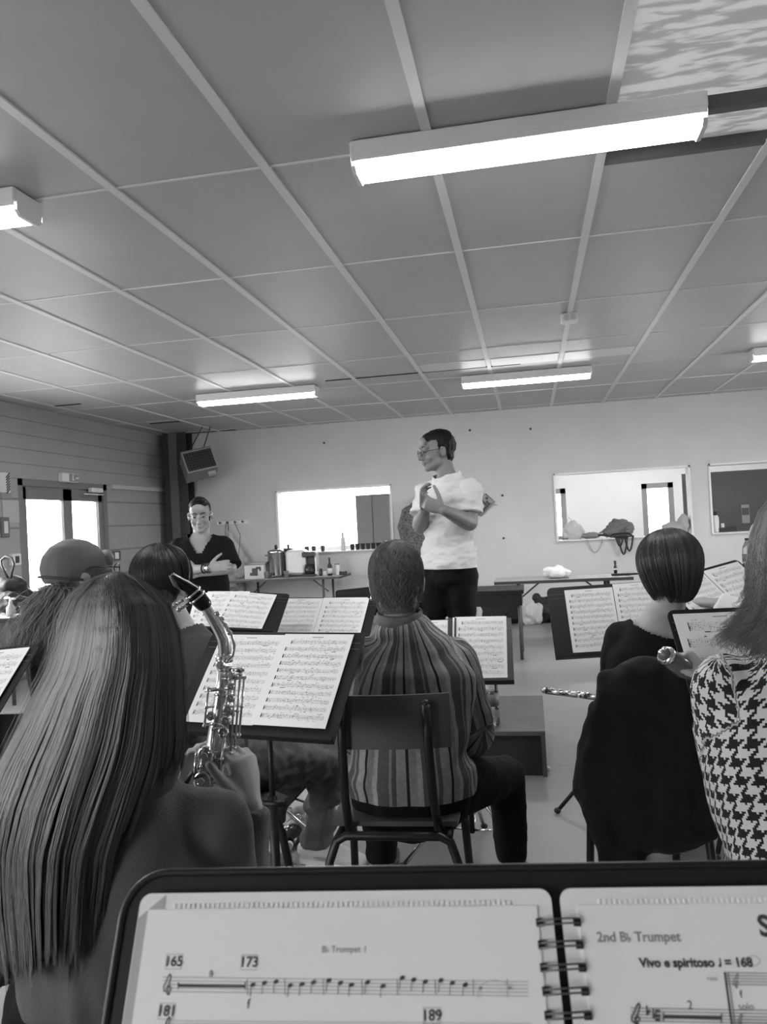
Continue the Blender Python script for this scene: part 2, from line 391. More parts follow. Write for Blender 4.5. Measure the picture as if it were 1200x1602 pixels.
# ---------------------------------------------------------------- lamps
mlampbody = M('lamp_housing', .75, .35)
mdiff = M('lamp_diffuser', .9, .4, emit=10.)
mdiff2 = M('annex_fill_diffuser', .9, .4, emit=9.)  # emitter for the fill lamps added in the side room
LAMPS = [(.05, 2.96, 'long ceiling lamp overlapping the translucent roof light'), (-2.60, 2.93, 'ceiling lamp cut by the left edge, its right end showing'),
         (-2.68, 7.72, 'long ceiling lamp above the man with crossed arms'), (.04, 7.98, 'long ceiling lamp above the standing man in white'), (2.74, 7.82, 'ceiling lamp at the right edge, only its left end showing')]
for x, y, lab in LAMPS:
    r = thing('ceiling_lamp', lab, 'lamp', (x, y, ZC), 'fluorescent ceiling lamps')
    b = MB().use(mlampbody); b.box((x, y, ZC-.035), (1.27, .20, .06), bev=.006).box((x, y-.096, ZC-.07), (1.26, .006, .026)).box((x, y+.096, ZC-.07), (1.26, .006, .026))
    for s in (-1, 1): b.prism([(y-.085, ZC-.04), (y+.085, ZC-.04), (y+.08, ZC-.095), (y+.055, ZC-.115), (y-.055, ZC-.115), (y-.08, ZC-.095)], x+s*.628-.008, x+s*.628+.008, Matrix(((0, 0, 1, 0), (1, 0, 0, 0), (0, 1, 0, 0), (0, 0, 0, 1))))
    b.build('lamp_housing', None, r)
    b = MB().use(mdiff).prism([(y-.076, ZC-.066), (y+.076, ZC-.066), (y+.064, ZC-.093), (y+.042, ZC-.112), (y-.042, ZC-.112), (y-.064, ZC-.093)], x-.62, x+.62, Matrix(((0, 0, 1, 0), (1, 0, 0, 0), (0, 1, 0, 0), (0, 0, 0, 1))))
    b.build('diffuser', None, r)
# sky and daylight portals at the real openings
w = bpy.data.worlds.new('World'); SC.world = w; w.use_nodes = True
w.node_tree.nodes['Background'].inputs[0].default_value = (1, 1, 1, 1); w.node_tree.nodes['Background'].inputs[1].default_value = 5.0
def portal(c, rot, sx_, sy_):
    l = bpy.data.lights.new('daylight_portal', 'AREA'); l.shape = 'RECTANGLE'; l.size = sx_; l.size_y = sy_; l.cycles.is_portal = True
    o = bpy.data.objects.new('daylight_portal', l); COL.objects.link(o); o.location = c; o.rotation_euler = rot
portal((XL-.21, (DY0+DY1)/2, 1.34), (0, -PI/2, 0), 1.1, 1.7)
portal((XL-.21, 5.5, 1.575), (0, -PI/2, 0), 1.35, 2.4)
portal((XL-.21, -.5, 1.575), (0, -PI/2, 0), 1.35, 2.2)
portal((XL-.21, 12.5, 1.5), (0, -PI/2, 0), 1.4, 2.6)
portal((XR+.21, 6.5, 1.55), (0, PI/2, 0), 1.3, 2.6)
portal((-3.2, YN-.21, 1.6), (PI/2, 0, 0), 2., 1.4)
for a in AW: portal(((a[0]+a[1])/2, YA+.16, (a[2]+a[3])/2), (-PI/2, 0, 0), a[1]-a[0], a[3]-a[2])
portal(((SX0+SX1)/2, (SY0+SY1)/2, ZC+.12), (0, 0, 0), SX1-SX0, SY1-SY0)
for i, (x, y) in enumerate(((-2.7, 12.6), (1.4, 12.6), (3.2, 12.2))):  # unseen lamps, added so the side room shows bright through the hatches
    r = struct(MB().use(mdiff2).box((x, y, 2.53), (1.2, .16, .05)).build('annex_fill_lamp'))
    r['kind'] = ''; del r['kind']; r.name = 'ceiling_lamp'; tag(r, ('unseen strip lamp added to brighten the room behind the left hatch', 'unseen strip lamp added to brighten the room behind the middle hatch', 'unseen strip lamp added to brighten the room behind the right hatch')[i], 'lamp')
SC.view_settings.view_transform = 'Standard'; SC.view_settings.look = 'None'; SC.view_settings.gamma = 1; SC.view_settings.exposure = 1.9
SC.cycles.use_denoising = True; SC.cycles.max_bounces = 8; SC.cycles.diffuse_bounces = 4; SC.cycles.glossy_bounces = 3; SC.cycles.transmission_bounces = 6; SC.cycles.transparent_max_bounces = 8
SC.cycles.caustics_reflective = False; SC.cycles.caustics_refractive = False; SC.cycles.sample_clamp_indirect = 6
# ================================================================ furniture and small things
mblack = M('black_powder_coat', .012, .45, spec=.4); mblack2 = M('satin_black_plastic', .016, .38, spec=.4)
mchrome = M('chrome', .75, .18, metal=1.); mpage = M('score_paper', .80, .75); mink = M('printed_ink', .10, .8); mink2 = M('faint_printed_ink', .36, .8)
mrubber = M('rubber', .03, .7)
def rectframe(c, yaw, tilt, roll=0.):
    """matrix: local x to the right, local y up the slope, local z out of the page towards the reader; origin = top centre"""
    yaw, tilt, roll = map(math.radians, (yaw, tilt, roll))
    ex = Vector((math.cos(yaw), math.sin(yaw), 0)); fw = Vector((-math.sin(yaw), math.cos(yaw), 0)); up = Vector((0, 0, 1))*math.cos(tilt)+fw*math.sin(tilt)
    a = ex*math.cos(roll)+up*math.sin(roll); bb = up*math.cos(roll)-ex*math.sin(roll); nn = a.cross(bb)
    return Matrix(((a.x, bb.x, nn.x, c[0]), (a.y, bb.y, nn.y, c[1]), (a.z, bb.z, nn.z, c[2]), (0, 0, 0, 1)))
def rounded(w, h, r, top_only=True, n=5):
    """outline from the top centre downwards, corners rounded"""
    P = []
    for cx, cy, a0 in ((w/2-r, -r, 0), (-w/2+r, -r, 90)):
        for k in range(n+1): a = math.radians(a0+90*k/n); P.append((cx+r*math.cos(a), cy+r*math.sin(a)))
    if top_only: P += [(-w/2, -h), (w/2, -h)]
    else:
        for cx, cy, a0 in ((-w/2+r, -h+r, 180), (w/2-r, -h+r, 270)):
            for k in range(n+1): a = math.radians(a0+90*k/n); P.append((cx+r*math.cos(a), cy+r*math.sin(a)))
    return P
def qd(b, x0, x1, y0, y1, z): b.add([(x0, y0, z), (x1, y0, z), (x1, y1, z), (x0, y1, z)], [(0, 1, 2, 3)])
def notation(b, x0, x1, y0, y1, z, staves, dens=1., seed=1, thick=.0005, ink=None, ink2=None):
    """staves of printed music between y1 (top) and y0 (bottom)"""
    R = random.Random(seed); H = (y1-y0)/staves; hs = H*.42; ink = ink or mink; ink2 = ink2 or mink2
    for s in range(staves):
        yt = y1-H*s-H*.22; b.use(ink2)
        xs = x0+(.012 if s == 0 else 0)
        for l in range(5): yy = yt-hs*l/4; qd(b, xs, x1, yy-thick/2, yy+thick/2, z)
        b.use(ink)
        qd(b, xs+.001, xs+.004, yt-hs*1.15, yt+hs*.15, z+.0001); qd(b, xs+.0005, xs+.0055, yt-hs*.8, yt-hs*.45, z+.00012)
        nb = R.choice((3, 4, 4, 5))
        for m_ in range(nb+1):
            xx = xs+.008+(x1-xs-.008)*m_/nb; qd(b, xx-.0003, xx+.0003, yt-hs, yt, z+.0001)
        x = xs+.009
        while x < x1-.003:
            st = R.random()
            if st < .12*dens or st > .2:
                yy = yt-hs*R.uniform(.1, .95); w = .0011
                qd(b, x-w, x+w, yy-.0008, yy+.0008, z+.00015)
                up = R.random() < .5; qd(b, x+(w-.0003 if up else -w), x+(w if up else -w+.0003), yy, yy+(hs*.75 if up else -hs*.75), z+.00012)
                if R.random() < .35: qd(b, x, x+.006, yy+(hs*.75 if up else -hs*.75), yy+(hs*.75 if up else -hs*.75)+.0008, z+.00014)
            x += R.choice((.0035, .0045, .006, .008))
        if R.random() < .5: xx = R.uniform(x0, x1-.02); qd(b, xx, xx+R.uniform(.006, .02), yt-hs*1.42, yt-hs*1.25, z+.0001)
        if R.random() < .35: xx = R.uniform(x0, x1-.02); qd(b, xx, xx+.006, yt+hs*.3, yt+hs*.48, z+.0001)
def desk(root, Mx, w, h, lip=.045, r=.02, t=.003, lines=True, mat=None):
    mat = mat or mblack
    b = MB().use(mat).prism(rounded(w, h, r), -t, 0, Mx)
    if lines:
        for yy in (.035, .055): b.use(M('desk_seam_grey', .10, .4)).box((0, -yy, .0006), (w*.97, .0016, .001), Mx)
    d = b.build('desk', None, root)
    MB().use(mat).box((0, -h-.001, lip/2-.003), (w, .004, lip), Mx).box((0, -h+.004, lip-.003), (w, .012, .003), Mx).build('ledge', None, root)
    return d
def stand(label, Mx, w, h, spread=30, group='music stands', legs=True, rot=20, chrome=False, post_r=.011, legz=.28, lip=.045, r=.02):
    c = Mx@Vector((0, -h*.62, -.03)); gx, gy = c.x, c.y
    root = thing('music_stand', label, 'music stand', (gx, gy, 0), group)
    desk(root, Mx, w, h, lip=lip, r=r)
    mm = mchrome if chrome else mblack
    MB().use(mblack).tube([Mx@Vector((-.05, -h*.62, -.012)), Mx@Vector((.05, -h*.62, -.012))], .012).tube([Mx@Vector((0, -h*.62, -.006)), c, c-Vector((0, 0, .06))], .013).build('tilt_bracket', None, root)
    MB().use(mm).tube([(gx, gy, c.z-.04), (gx, gy, .55)], post_r*.75).use(mblack).tube([(gx, gy, .62), (gx, gy, .10)], post_r*1.25).build('post', None, root)
    MB().use(mblack).tube([(gx-.03, gy-.01, .60), (gx+.04, gy-.01, .60)], .009).build('clamp_knob', None, root)
    if legs:
        for k in range(3):
            a = math.radians(rot+120*k); d = Vector((math.cos(a), math.sin(a), 0)); o = Vector((gx, gy, 0))
            lg = MB().use(mm).tube([o+Vector((0, 0, legz))+d*.02, o+d*.29+Vector((0, 0, .016))], .009).tube([o+Vector((0, 0, .11)), o+d*.15+Vector((0, 0, .145))], .005).build('leg', None, root)
            MB().use(mrubber).ell(o+d*.295+Vector((0, 0, .013)), (.016, .016, .013)).build('rubber_foot', None, lg)
    return root
def sheets(label, Mx, pages, group='sheet music on the stands', z=.004, name='sheet_music'):
    """pages: list of (x0, x1, ytop, ybottom, staves, seed, tilt_deg)"""
    b = MB()
    for (x0, x1, yt, yb, st, sd, rr) in pages:
        r_ = Matrix.Translation((x0, yt, 0))@Matrix.Rotation(math.radians(rr), 4, 'Z')@Matrix.Translation((-x0, -yt, 0))
        q = MB(); q.use(mpage).box(((x0+x1)/2, (yt+yb)/2, z), (x1-x0, yt-yb, .0016))
        notation(q, x0+.016, x1-.014, yb+.015, yt-.018, z+.0012, st, seed=sd)
        q.use(mink).box(((x0+x1)/2, yt-.011, z+.0012), (.035, .0016, .0003))
        b.use(mpage)
        for mt in q.mats:
            b.use(mt)
        o = len(b.v); b.v += [tuple(Mx@(r_@Vector(v))) for v in q.v]; b.f += [tuple(i+o for i in f) for f in q.f]
        b.m += [b.mats.index(q.mats[k]) for k in q.m]; b.smooth += q.smooth
        z += .001
    o = b.build(name); return tag(o, label, 'sheet music', group)
def C3(px, py, z): return atC(px, py, z)
# -- stand in front of the long-haired saxophonist
Mb = rectframe((-.712, 2.20, 1.051), -12.4, 43.5, 0)
stand('black music stand with a two-page score in front of the saxophone player', Mb, .51, .335, rot=-80, lip=.02)
sheets('open two-page score on the black stand behind the saxophone', Mb, [(-.215, .005, -.013, -.302, 10, 3, 0), (.003, .222, -.010, -.300, 11, 8, 0)])
# -- stand at the left edge
Mc = rectframe((-1.60, 2.05, 1.045), -19.8, 44, 7)
stand('black music stand at the left edge of the picture', Mc, .50, .335, rot=10)
sheets('white score pages on the stand at the left edge', Mc, [(-.23, -.01, -.012, -.30, 10, 21, 0), (-.008, .222, -.012, -.305, 10, 22, 0)])
# -- flautist's stand
Mf = rectframe((.324, 3.80, 1.015), 5.4, 24.5, 1.4)
stand('black music stand with a score left of the short-haired woman', Mf, .53, .34, rot=197, r=.025)
sheets('two score pages on the stand left of the short-haired woman', Mf, [(-.185, .035, -.018, -.316, 10, 31, 0), (.038, .238, -.004, -.30, 10, 32, 0)])
# -- second row stands
Me = rectframe((-.942, 3.508, 1.028), .3, 52, -2.3)
stand('black music stand directly left of the striped-shirt man', Me, .50, .33, rot=50)
sheets('open score on the stand directly left of the striped-shirt man', Me, [(-.212, -.006, -.01, -.30, 9, 41, 0), (-.004, .205, -.008, -.30, 9, 42, 0), (.004, .212, -.012, -.302, 9, 43, -1)])
Md = rectframe((-1.235, 3.33, 1.08), 11.8, 57, -9)
stand('black music stand behind the saxophone neck', Md, .36, .30, rot=15, chrome=True)
sheets('loose bright score pages behind the saxophone neck', Md, [(-.24, -.03, -.03, -.32, 8, 51, 8), (-.19, .0, -.015, -.31, 8, 52, 4), (-.085, .125, -.008, -.30, 8, 53, -3)])
# -- folding stand of the striped-shirt man
p0, p1 = atY(700, 969, 3.26), atY(793, 966, 3.26)
Mp = rectframe((p0+p1)/2+Vector((-.06, 0, 0)), 1, 40, 0); wsc = (p1-p0).length
stand('folding music stand with chrome legs in front of the striped-shirt man', Mp, .40, .30, rot=-35, chrome=True, r=.01, lip=.03, post_r=.009)
sheets('two score pages on the folding stand right of the striped-shirt man', Mp, [(-.19, -.05, -.006, -.28, 8, 61, 0), (-.04, .155, .004, -.285, 9, 62, 0), (-.03, .180, .006, -.284, 9, 63, -1)])
MB().use(mblack).box((-.052, -.08, .008), (.014, .16, .006), Mp).box((-.028, -.08, .008), (.008, .16, .006), Mp).build('page_clip', None, bpy.data.objects['music_stand.005'])
# -- stand in front of the woman in houndstooth
q = atC(1045, 957, 1.95)
Mi = rectframe(q+Vector((.245*math.cos(.2), .245*math.sin(.2), .0)), 12, 36, -1)
stand('black music stand in front of the person in houndstooth', Mi, .50, .335, rot=40)
sheets('score with one page showing on the stand in front of the houndstooth jacket', Mi, [(-.238, -.01, -.014, -.31, 6, 71, 0), (-.008, .22, -.014, -.31, 9, 72, 0)])
# -- stand at far right behind the short-haired woman
q = atC(1082, 892, 3.35)
Mj = rectframe(q+Vector((.03, 0, 0)), 24, 48, 12)
stand('black music stand behind the right side of the short-haired woman', Mj, .44, .30, rot=0)
sheets('score on the stand behind the right side of the short-haired woman', Mj, [(-.21, -.0, -.02, -.30, 8, 81, 0), (.004, .205, -.016, -.30, 8, 82, 0)])
# -- flat-tilted stand between the score and the striped-shirt man's head
Mg = rectframe(atC(588, 917, 4.25), 6, 66, 7)
stand('black music stand tipped nearly flat behind the striped-shirt man\'s head', Mg, .44, .30, rot=80)
# ---------------------------------------------------------------- foreground stand with the spiral binder
Mk = rectframe((-.112, .416, 1.152), 5.5, 31.6, 0); Mki = Mk.inverted()
def loc(px, py):
    r = Vector(ray(px, py).tolist()); o = Mki@Vector((0, 0, EYE)); d = Mki.to_3x3()@r; t = -o.z/d.z; h = o+d*t; return h.x, h.y
xl0, yt0 = loc(205, 1372); xs, _ = loc(868, 1393)
root = thing('music_stand', 'large black music stand with rounded corner closest to the camera', 'music stand', Mk@Vector((.11, -.2, -.03)), 'music stands')
W_ = .52; cx = xl0+W_/2-.004
Mk2 = Mk@Matrix.Translation((cx, yt0+.0025, -.004))
b = MB().use(mblack2).prism(rounded(W_, .345, .024, n=8), -.003, 0, Mk2); b.build('desk', None, root)
rim = [(p[0], p[1]) for p in rounded(W_-.002, .345, .023, n=8)]; rim = rim[-1:]+rim[:-1]
MB().use(mblack2).tube([Mk2@Vector((x, y, .0)) for x, y in rim], .0022, n=8).build('rolled_rim', None, root)
MB().use(mblack2).box((0, -.347, .02), (W_, .004, .05), Mk2).build('ledge', None, root)
g = Mk2@Vector((0, -.2, -.03))
MB().use(mblack2).tube([Mk2@Vector((0, -.2, -.004)), g, (g.x, g.y, .1)], .014).build('post', None, root)
for k in range(3):
    a = math.radians(30+120*k); MB().use(mblack2).tube([(g.x, g.y, .12), (g.x+.28*math.cos(a), g.y+.28*math.sin(a), .012)], .01).build('leg', None, root)
# spiral bound folder: two plastic sleeves, pages, wire coils
binder = thing('spiral_score_folder', 'open spiral-bound score folder in clear sleeves on the nearest stand', 'folder', Mk@Vector((0, -.1, .004)))
msleeve = M('clear_sleeve_over_paper', .84, .22, coat=.4); mcover = M('grey_folder_card', .42, .5); mpf = M('folder_paper', .86, .6)
def sleeve(x0, x1, rr, nm, edge):
    P = []; y1 = loc(600, 1394)[1]; y0 = y1-.31
    for ccx, ccy, a0 in ((x1-rr, y1-rr, 0), (x0+rr, y1-rr, 90)):
        for k in range(7): a = math.radians(a0+15*k); P.append((ccx+rr*math.cos(a), ccy+rr*math.sin(a)))
    P += [(x0, y0), (x1, y0)]
    o = MB().use(msleeve).prism(P, .0, .0022, Mk).build(nm, None, binder)
    if edge: MB().use(mcover).prism([(x0+.0005, y1-.012), (x0+.014, y1-.001), (x0+.014, y1-.012), (x0+.010, y1-.075), (x0+.0005, y1-.075)], .0022, .0026, Mk).build('folder_corner', None, o)
    sb = MB().use(M('sleeve_weld', .92, .25, coat=.5)); xx = x0+.02
    while xx < x1-.02: sb.box((xx, y1-.0065, .0026), (.0012, .0022, .0006), Mk); xx += .0027
    sb.build('weld_line', None, o)
    return o
xL0 = loc(216, 1450)[0]; xS = loc(871, 1430)[0]; xR0 = xS+.0048
s1 = sleeve(xL0, xS-.0022, .006, 'left_sleeve', True); s2 = sleeve(xS+.0022, xS+.222, .006, 'right_sleeve', False)
pt = loc(235, 1424)
pgl = MB().use(mpf).box(((pt[0]+xS-.010)/2, pt[1]-.148, .0026), (xS-.010-pt[0], .296, .0008), Mk).build('page', None, binder)
pgr = MB().use(mpf).box((xS+.008+.105, pt[1]-.148, .0026), (.205, .296, .0008), Mk).build('page', None, binder)
cb = MB()
for i in range(9):
    yy = -.0; y = loc(870, 1444)[1]-.0101*i
    for s in (-1, 1):
        cb.use(mblack2).box((xS+s*.0095, y, .0032), (.0036, .0038, .0012), Mk)
    for dy in (-.0011, .0011):
        pts = [Mk@Vector((xS+.0105*math.cos(a), y+dy+.0006*math.cos(a), .0035+.0065*math.sin(a))) for a in [PI*k/10 for k in range(11)]]
        cb.use(M('coil_wire', .12, .35, metal=.6)).tube(pts, .0005, n=6)
cb.build('wire_coil', None, binder)
# printed marks
def text(s, px, py, size, mat, parent=None, rot=0., bold=0., font=None, nm='printed_text', Mx=None, z=.0034, align='CENTER', xy=None):
    cu = bpy.data.curves.new('t', 'FONT'); cu.body = s; cu.size = size; cu.align_x = align; cu.align_y = 'CENTER'; cu.offset = bold; cu.resolution_u = 3
    o = bpy.data.objects.new('t', cu); COL.objects.link(o); dg = bpy.context.evaluated_depsgraph_get(); dg.update()
    me = bpy.data.meshes.new_from_object(o.evaluated_get(dg)); bpy.data.objects.remove(o)
    x, y = xy if xy is not None else loc(px, py)
    me.transform((Mx or Mk)@Matrix.Translation((x, y, z))@Matrix.Rotation(rot, 4, 'Z')); me.name = nm; me.materials.clear(); me.materials.append(mat)
    q = bpy.data.objects.new(nm, me); COL.objects.link(q)
    if parent is not None: put(q, parent)
    return q
mi1 = M('score_ink_dark', .06, .7); mi2 = M('score_ink_grey', .30, .7); mi3 = M('score_ink_faint', .50, .7)
PX = abs(loc(601, 1500)[0]-loc(600, 1500)[0])
for s_, px, py in (('165', 275, 1505), ('173', 392, 1506), ('181', 264, 1582), ('189', 676, 1589)):
    text(s_, px, py, 20*PX, mi1, pgl, bold=.00012); x, y = loc(px, py); b = MB().use(mi2); a_, c_ = 13*PX, 10.5*PX
    for (x0, x1, y0, y1) in ((x-a_, x+a_, y+c_-.0002, y+c_), (x-a_, x+a_, y-c_, y-c_+.0002), (x-a_, x-a_+.0002, y-c_, y+c_), (x+a_-.0002, x+a_, y-c_, y+c_)): qd(b, x0, x1, y0, y1, .0033)
    b.v = [tuple(Mk@Vector(v)) for v in b.v]; b.build('rehearsal_box', None, pgl)
text('B♭ Trumpet 1', 540, 1486, 13*PX, mi2, pgl); text('8', 333, 1524, 13*PX, mi1, pgl); text('f', 391, 1571, 18*PX, mi1, pgl)
text('2nd B♭ Trumpet', 997, 1467, 19*PX, mi2, pgr, bold=.0001); text('Vivo e spiritoso ♩ = 168', 1086, 1507, 17*PX, mi1, pgr, bold=.0002)
text('solo', 1164, 1575, 13*PX, mi2, pgr); text('rosc', 1112, 1531, 9*PX, mi2, pgr); text('2', 1077, 1573, 16*PX, mi1, pgr); text('f', 1156, 1556, 14*PX, mi1, pgr)
text('S', 1193, 1451, 40*PX, mi1, pgr, bold=.0004)
nb = MB()
def P2(px, py): return loc(px, py)
def seg(mat, a, c, w):
    nb.use(mat); ax, ay = P2(*a); bx_, by_ = P2(*c); d = Vector((bx_-ax, by_-ay)); n_ = Vector((-d.y, d.x)).normalized()*w*PX/2
    nb.add([(ax-n_.x, ay-n_.y, .0033), (bx_-n_.x, by_-n_.y, .0033), (bx_+n_.x, by_+n_.y, .0033), (ax+n_.x, ay+n_.y, .0033)], [(0, 1, 2, 3)])
for l in range(5): seg(mi3, (258, 1529+5.6*l), (826, 1536+5.6*l), 1.3)
seg(mi1, (282, 1542), (386, 1543), 4.2); seg(mi1, (282, 1537), (282, 1548), 1.6); seg(mi1, (386, 1537), (386, 1549), 1.6)
for x in (389, 447, 507, 567, 622, 681, 740, 793): seg(mi2, (x, 1532), (x+1, 1557), 1.2)
NT = [(398, 1541), (416, 1538), (434, 1536), (456, 1542), (474, 1540), (492, 1537), (516, 1534), (534, 1538), (551, 1541), (576, 1537), (600, 1543), (630, 1530), (648, 1533), (666, 1536), (690, 1534), (708, 1538), (728, 1541)]
for x, y in NT:
    u, v = P2(x, y); nb.use(mi1); nb.add([(u+4.2*PX*math.cos(2*PI*k/8), v+3.1*PX*math.sin(2*PI*k/8+.25), .0034) for k in range(8)], [tuple(range(8))])
    seg(mi2, (x-3, y), (x-4, y+18), 1.5)
for x in (752, 797):
    u, v = P2(x, 1546); nb.use(mi2); nb.add([(u+3.*PX*math.cos(2*PI*k/8), v+2.2*PX*math.sin(2*PI*k/8), .0034) for k in range(8)], [tuple(range(8))]); seg(mi3, (x-3, 1546), (x-4, 1562), .9)
pp = [(752+45*k/8, 1541-7*math.sin(PI*k/8)) for k in range(9)]
for a, c in zip(pp, pp[1:]): seg(mi3, a, c, 1.)
# treble clef from short strokes
def clef(cx, cy, s, mat, w=1.8):
    pts = [(0, 14), (3, 12), (1, 16), (-2, 13), (0, 4), (3, -6), (5, -13), (3, -17), (0, -12), (-3, -4), (-7, 3), (-6, 9), (0, 11), (5, 7), (3, 2), (-2, 3), (-2, 7)]
    for a, c in zip(pts, pts[1:]): seg(mat, (cx+a[0]*s, cy+a[1]*s), (cx+c[0]*s, cy+c[1]*s), w)
clef(266, 1541, 1.0, mi1)
for l in range(5): seg(mi3, (262, 1597+4*l), (830, 1601+4*l), .9)
clef(265, 1606, .9, mi1)
nb.v = [tuple(Mk@Vector(v)) for v in nb.v]; nb.build('printed_notation', None, pgl)
nb = MB()
for l in range(5): seg(mi2, (985, 1577+5.*l), (1260, 1582+5.*l), 1.2); seg(mi2, (1132, 1522+4.5*l), (1260, 1524+4.5*l), 1.2); seg(mi2, (1142, 1590+4.5*l), (1260, 1592+4.5*l), 1.2)
seg(mi1, (1036, 1590), (1126, 1593), 4.5); seg(mi1, (1036, 1584), (1036, 1599), 1.8); seg(mi1, (1126, 1586), (1126, 1601), 1.8)
seg(mi1, (1131, 1521), (1143, 1610), 3); seg(mi2, (1136, 1521), (1148, 1610), 2.)
for x, y in ((1010, 1583), (1020, 1588)): seg(mi1, (x, y-10), (x, y+6), 2); seg(mi1, (x, y), (x+5, y-3), 2); seg(mi1, (x, y+5), (x+5, y-1), 2)
clef(994, 1588, 1.1, mi1, 2.2); clef(1149, 1535, .7, mi2, 1.6); clef(1155, 1596, .6, mi2, 1.6)
for k in range(3): seg(mi1, (1023, 1582+7*k), (1031, 1582+7*k), 4)
for k in range(14): a = 2*PI*k/14; seg(mi3, (1174+12*math.cos(a), 1504+8*math.sin(a)), (1174+12*math.cos(a+.45), 1504+8*math.sin(a+.45)), 1.1)
nb.v = [tuple(Mk@Vector(v)) for v in nb.v]; nb.build('printed_notation', None, pgr)
# ---------------------------------------------------------------- podium, bottles on the floor, papers
mwood = M('podium_plywood', .09, .5, var=.015, vscale=9, bump=.05, scale=20); mwood2 = M('podium_side_dark', .02, .6, var=.004)
r = thing('podium', 'low dark wooden podium box under the standing conductor', 'podium', (-.45, 4.58, 0))
MB().use(mwood2).box((-.455, 4.58, .105), (.92, .80, .21), bev=.004).build('box', None, r)
MB().use(mwood).box((-.455, 4.58, .222), (.95, .83, .026), bev=.003).build('top_board', None, r)
MB().use(mwood).box((.008, 4.17, .105), (.022, .02, .21)).build('edge_batten', None, r)
mpet = M('clear_plastic', .95, .06, trans=1., ior=1.3, bump=.35, scale=25); mlabel = M('bottle_label', .20, .5); mcap = M('bottle_cap', .5, .4)
def bottle(label, base, h, rad, group, liquid=0., lab=True, lay=None, capm=None, labm=None, shape=None):
    r = thing('plastic_bottle', label, 'bottle', base, group); base = Vector(base); ax = (0, 0, 1) if lay is None else lay
    p = [(rad*.8, 0), (rad, .02*h), (rad, .22*h), (rad*.93, .25*h), (rad, .28*h), (rad, .55*h), (rad*.93, .58*h), (rad*.98, .62*h), (rad*.85, .74*h), (rad*.42, .88*h), (rad*.33, .90*h), (rad*.33, .94*h)]
    MB().use(mpet).lathe(base, p, axis=ax).build('bottle_body', None, r)
    MB().use(capm or mcap).lathe(base, [(rad*.40, .935*h), (rad*.40, h)], n=14, axis=ax).build('cap', None, r)
    if lab: MB().use(labm or mlabel).lathe(base, [(rad*1.02, .32*h), (rad*1.02, .52*h)], axis=ax).build('paper_label', None, r)
    if liquid: MB().use(M('dark_cola', .02, .2)).lathe(base, [(rad*.78, .01*h), (rad*.96, .03*h), (rad*.96, liquid*h)], axis=ax).build('drink', None, r)
    return r
bottle('tall clear water bottle on the podium corner', atZ(770, 1134, .236), .33, .043, 'water bottles', labm=M('blue_label', .12, .5))
a = atZ(444, 1298, 0); bottle('clear crumpled bottle lying on the floor, left of its pair', (a.x-.05, a.y, .045), .28, .042, 'water bottles', lay=(.95, .35, .03))
a = atZ(474, 1300, 0); bottle('clear crumpled bottle lying on the floor by the white sneaker', (a.x-.02, a.y-.0, .045), .28, .042, 'water bottles', lay=(.15, -.98, .0))
a = atZ(520, 1362, 0); b = MB().use(mpage).box((a.x, a.y, .004), (.23, .17, .006), None); solo(b, 'music_booklet', None, 'pale booklet lying on the floor under the chair', 'booklet')
a = atZ(838, 1206, 0); b = MB().use(M('silver_tape', .6, .3)); 
for k in range(5): b.ell((a.x-.02+.02*k, a.y+.01*math.sin(k*2), .012), (.018, .014, .012))
solo(b, 'crumpled_wrapper', None, 'small crumpled pale wrapper against the podium foot', 'wrapper')
# ---------------------------------------------------------------- tables
mtabtop = M('table_top_grey', .34, .45); mtabedge = M('table_edge_dark', .06, .5); mleg = M('table_leg_steel', .08, .4)
def table(label, x0, x1, y0, y1, z, t=.028, top=None, edge=None, legs=((.12, .5), (-.12, .5)), braces=True, apron=0., group='folding tables by the far wall', nm='folding_table'):
    r = thing(nm, label, 'table', ((x0+x1)/2, (y0+y1)/2, 0), group)
    tp = MB().use(top or mtabtop).box(((x0+x1)/2, (y0+y1)/2, z-.004), (x1-x0, y1-y0, .008), bev=.003).use(edge or mtabedge).box(((x0+x1)/2, (y0+y1)/2, z-.008-t/2), (x1-x0, y1-y0, t)).build('tabletop', None, r)
    if apron: MB().use(edge or mtabedge).box(((x0+x1)/2, (y0+y1)/2, z-t-apron/2), (x1-x0-.04, y1-y0-.04, apron)).build('apron', None, r)
    for xs_ in (x0+.24, x1-.24) if braces else (x0+.03, x1-.05):
        for ys in (y0+.07, y1-.07): MB().use(mleg).tube([(xs_, ys, z-t), (xs_, ys, 0)], .016, n=8).build('leg', None, r)
        MB().use(mleg).tube([(xs_, y0+.07, .2), (xs_, y1-.07, .2)], .01, n=8).build('stretcher', None, r)
        if braces: s = 1 if xs_ < (x0+x1)/2 else -1; MB().use(mleg).tube([(xs_, (y0+y1)/2, z-.22), (xs_+s*.24, (y0+y1)/2, z-t)], .008, n=8).build('brace', None, r)
    return r
LT = 10.2; pl, pr = atY(368, 909, LT), atY(541, 899, LT); zt = .715
table('folding table with coffee urns and cups below the left hatch', pl.x, pr.x, 9.85, 10.5, zt)
tr0 = atZ(775, 906, .70); tr1 = atZ(992, 902, .70)
table('long narrow table with a white bag at the middle of the far wall', tr0.x, tr1.x, 8.16, 8.66, .70, braces=True)
table('table at the right edge carrying a half-empty cola bottle', 1.62, 3.1, 7.45, 8.0, .74)
table('black table behind the conductor with a straight corner leg', -1.75, -.09, 7.5, 8.1, .665, top=mblack, edge=mblack, apron=.12, braces=False)
tl = atZ(0, 968, .74); table('dark table heaped with bags at the left wall', -5.05, -4.27, 5.85, 7.0, .74, t=.035, edge=mblack, braces=False)
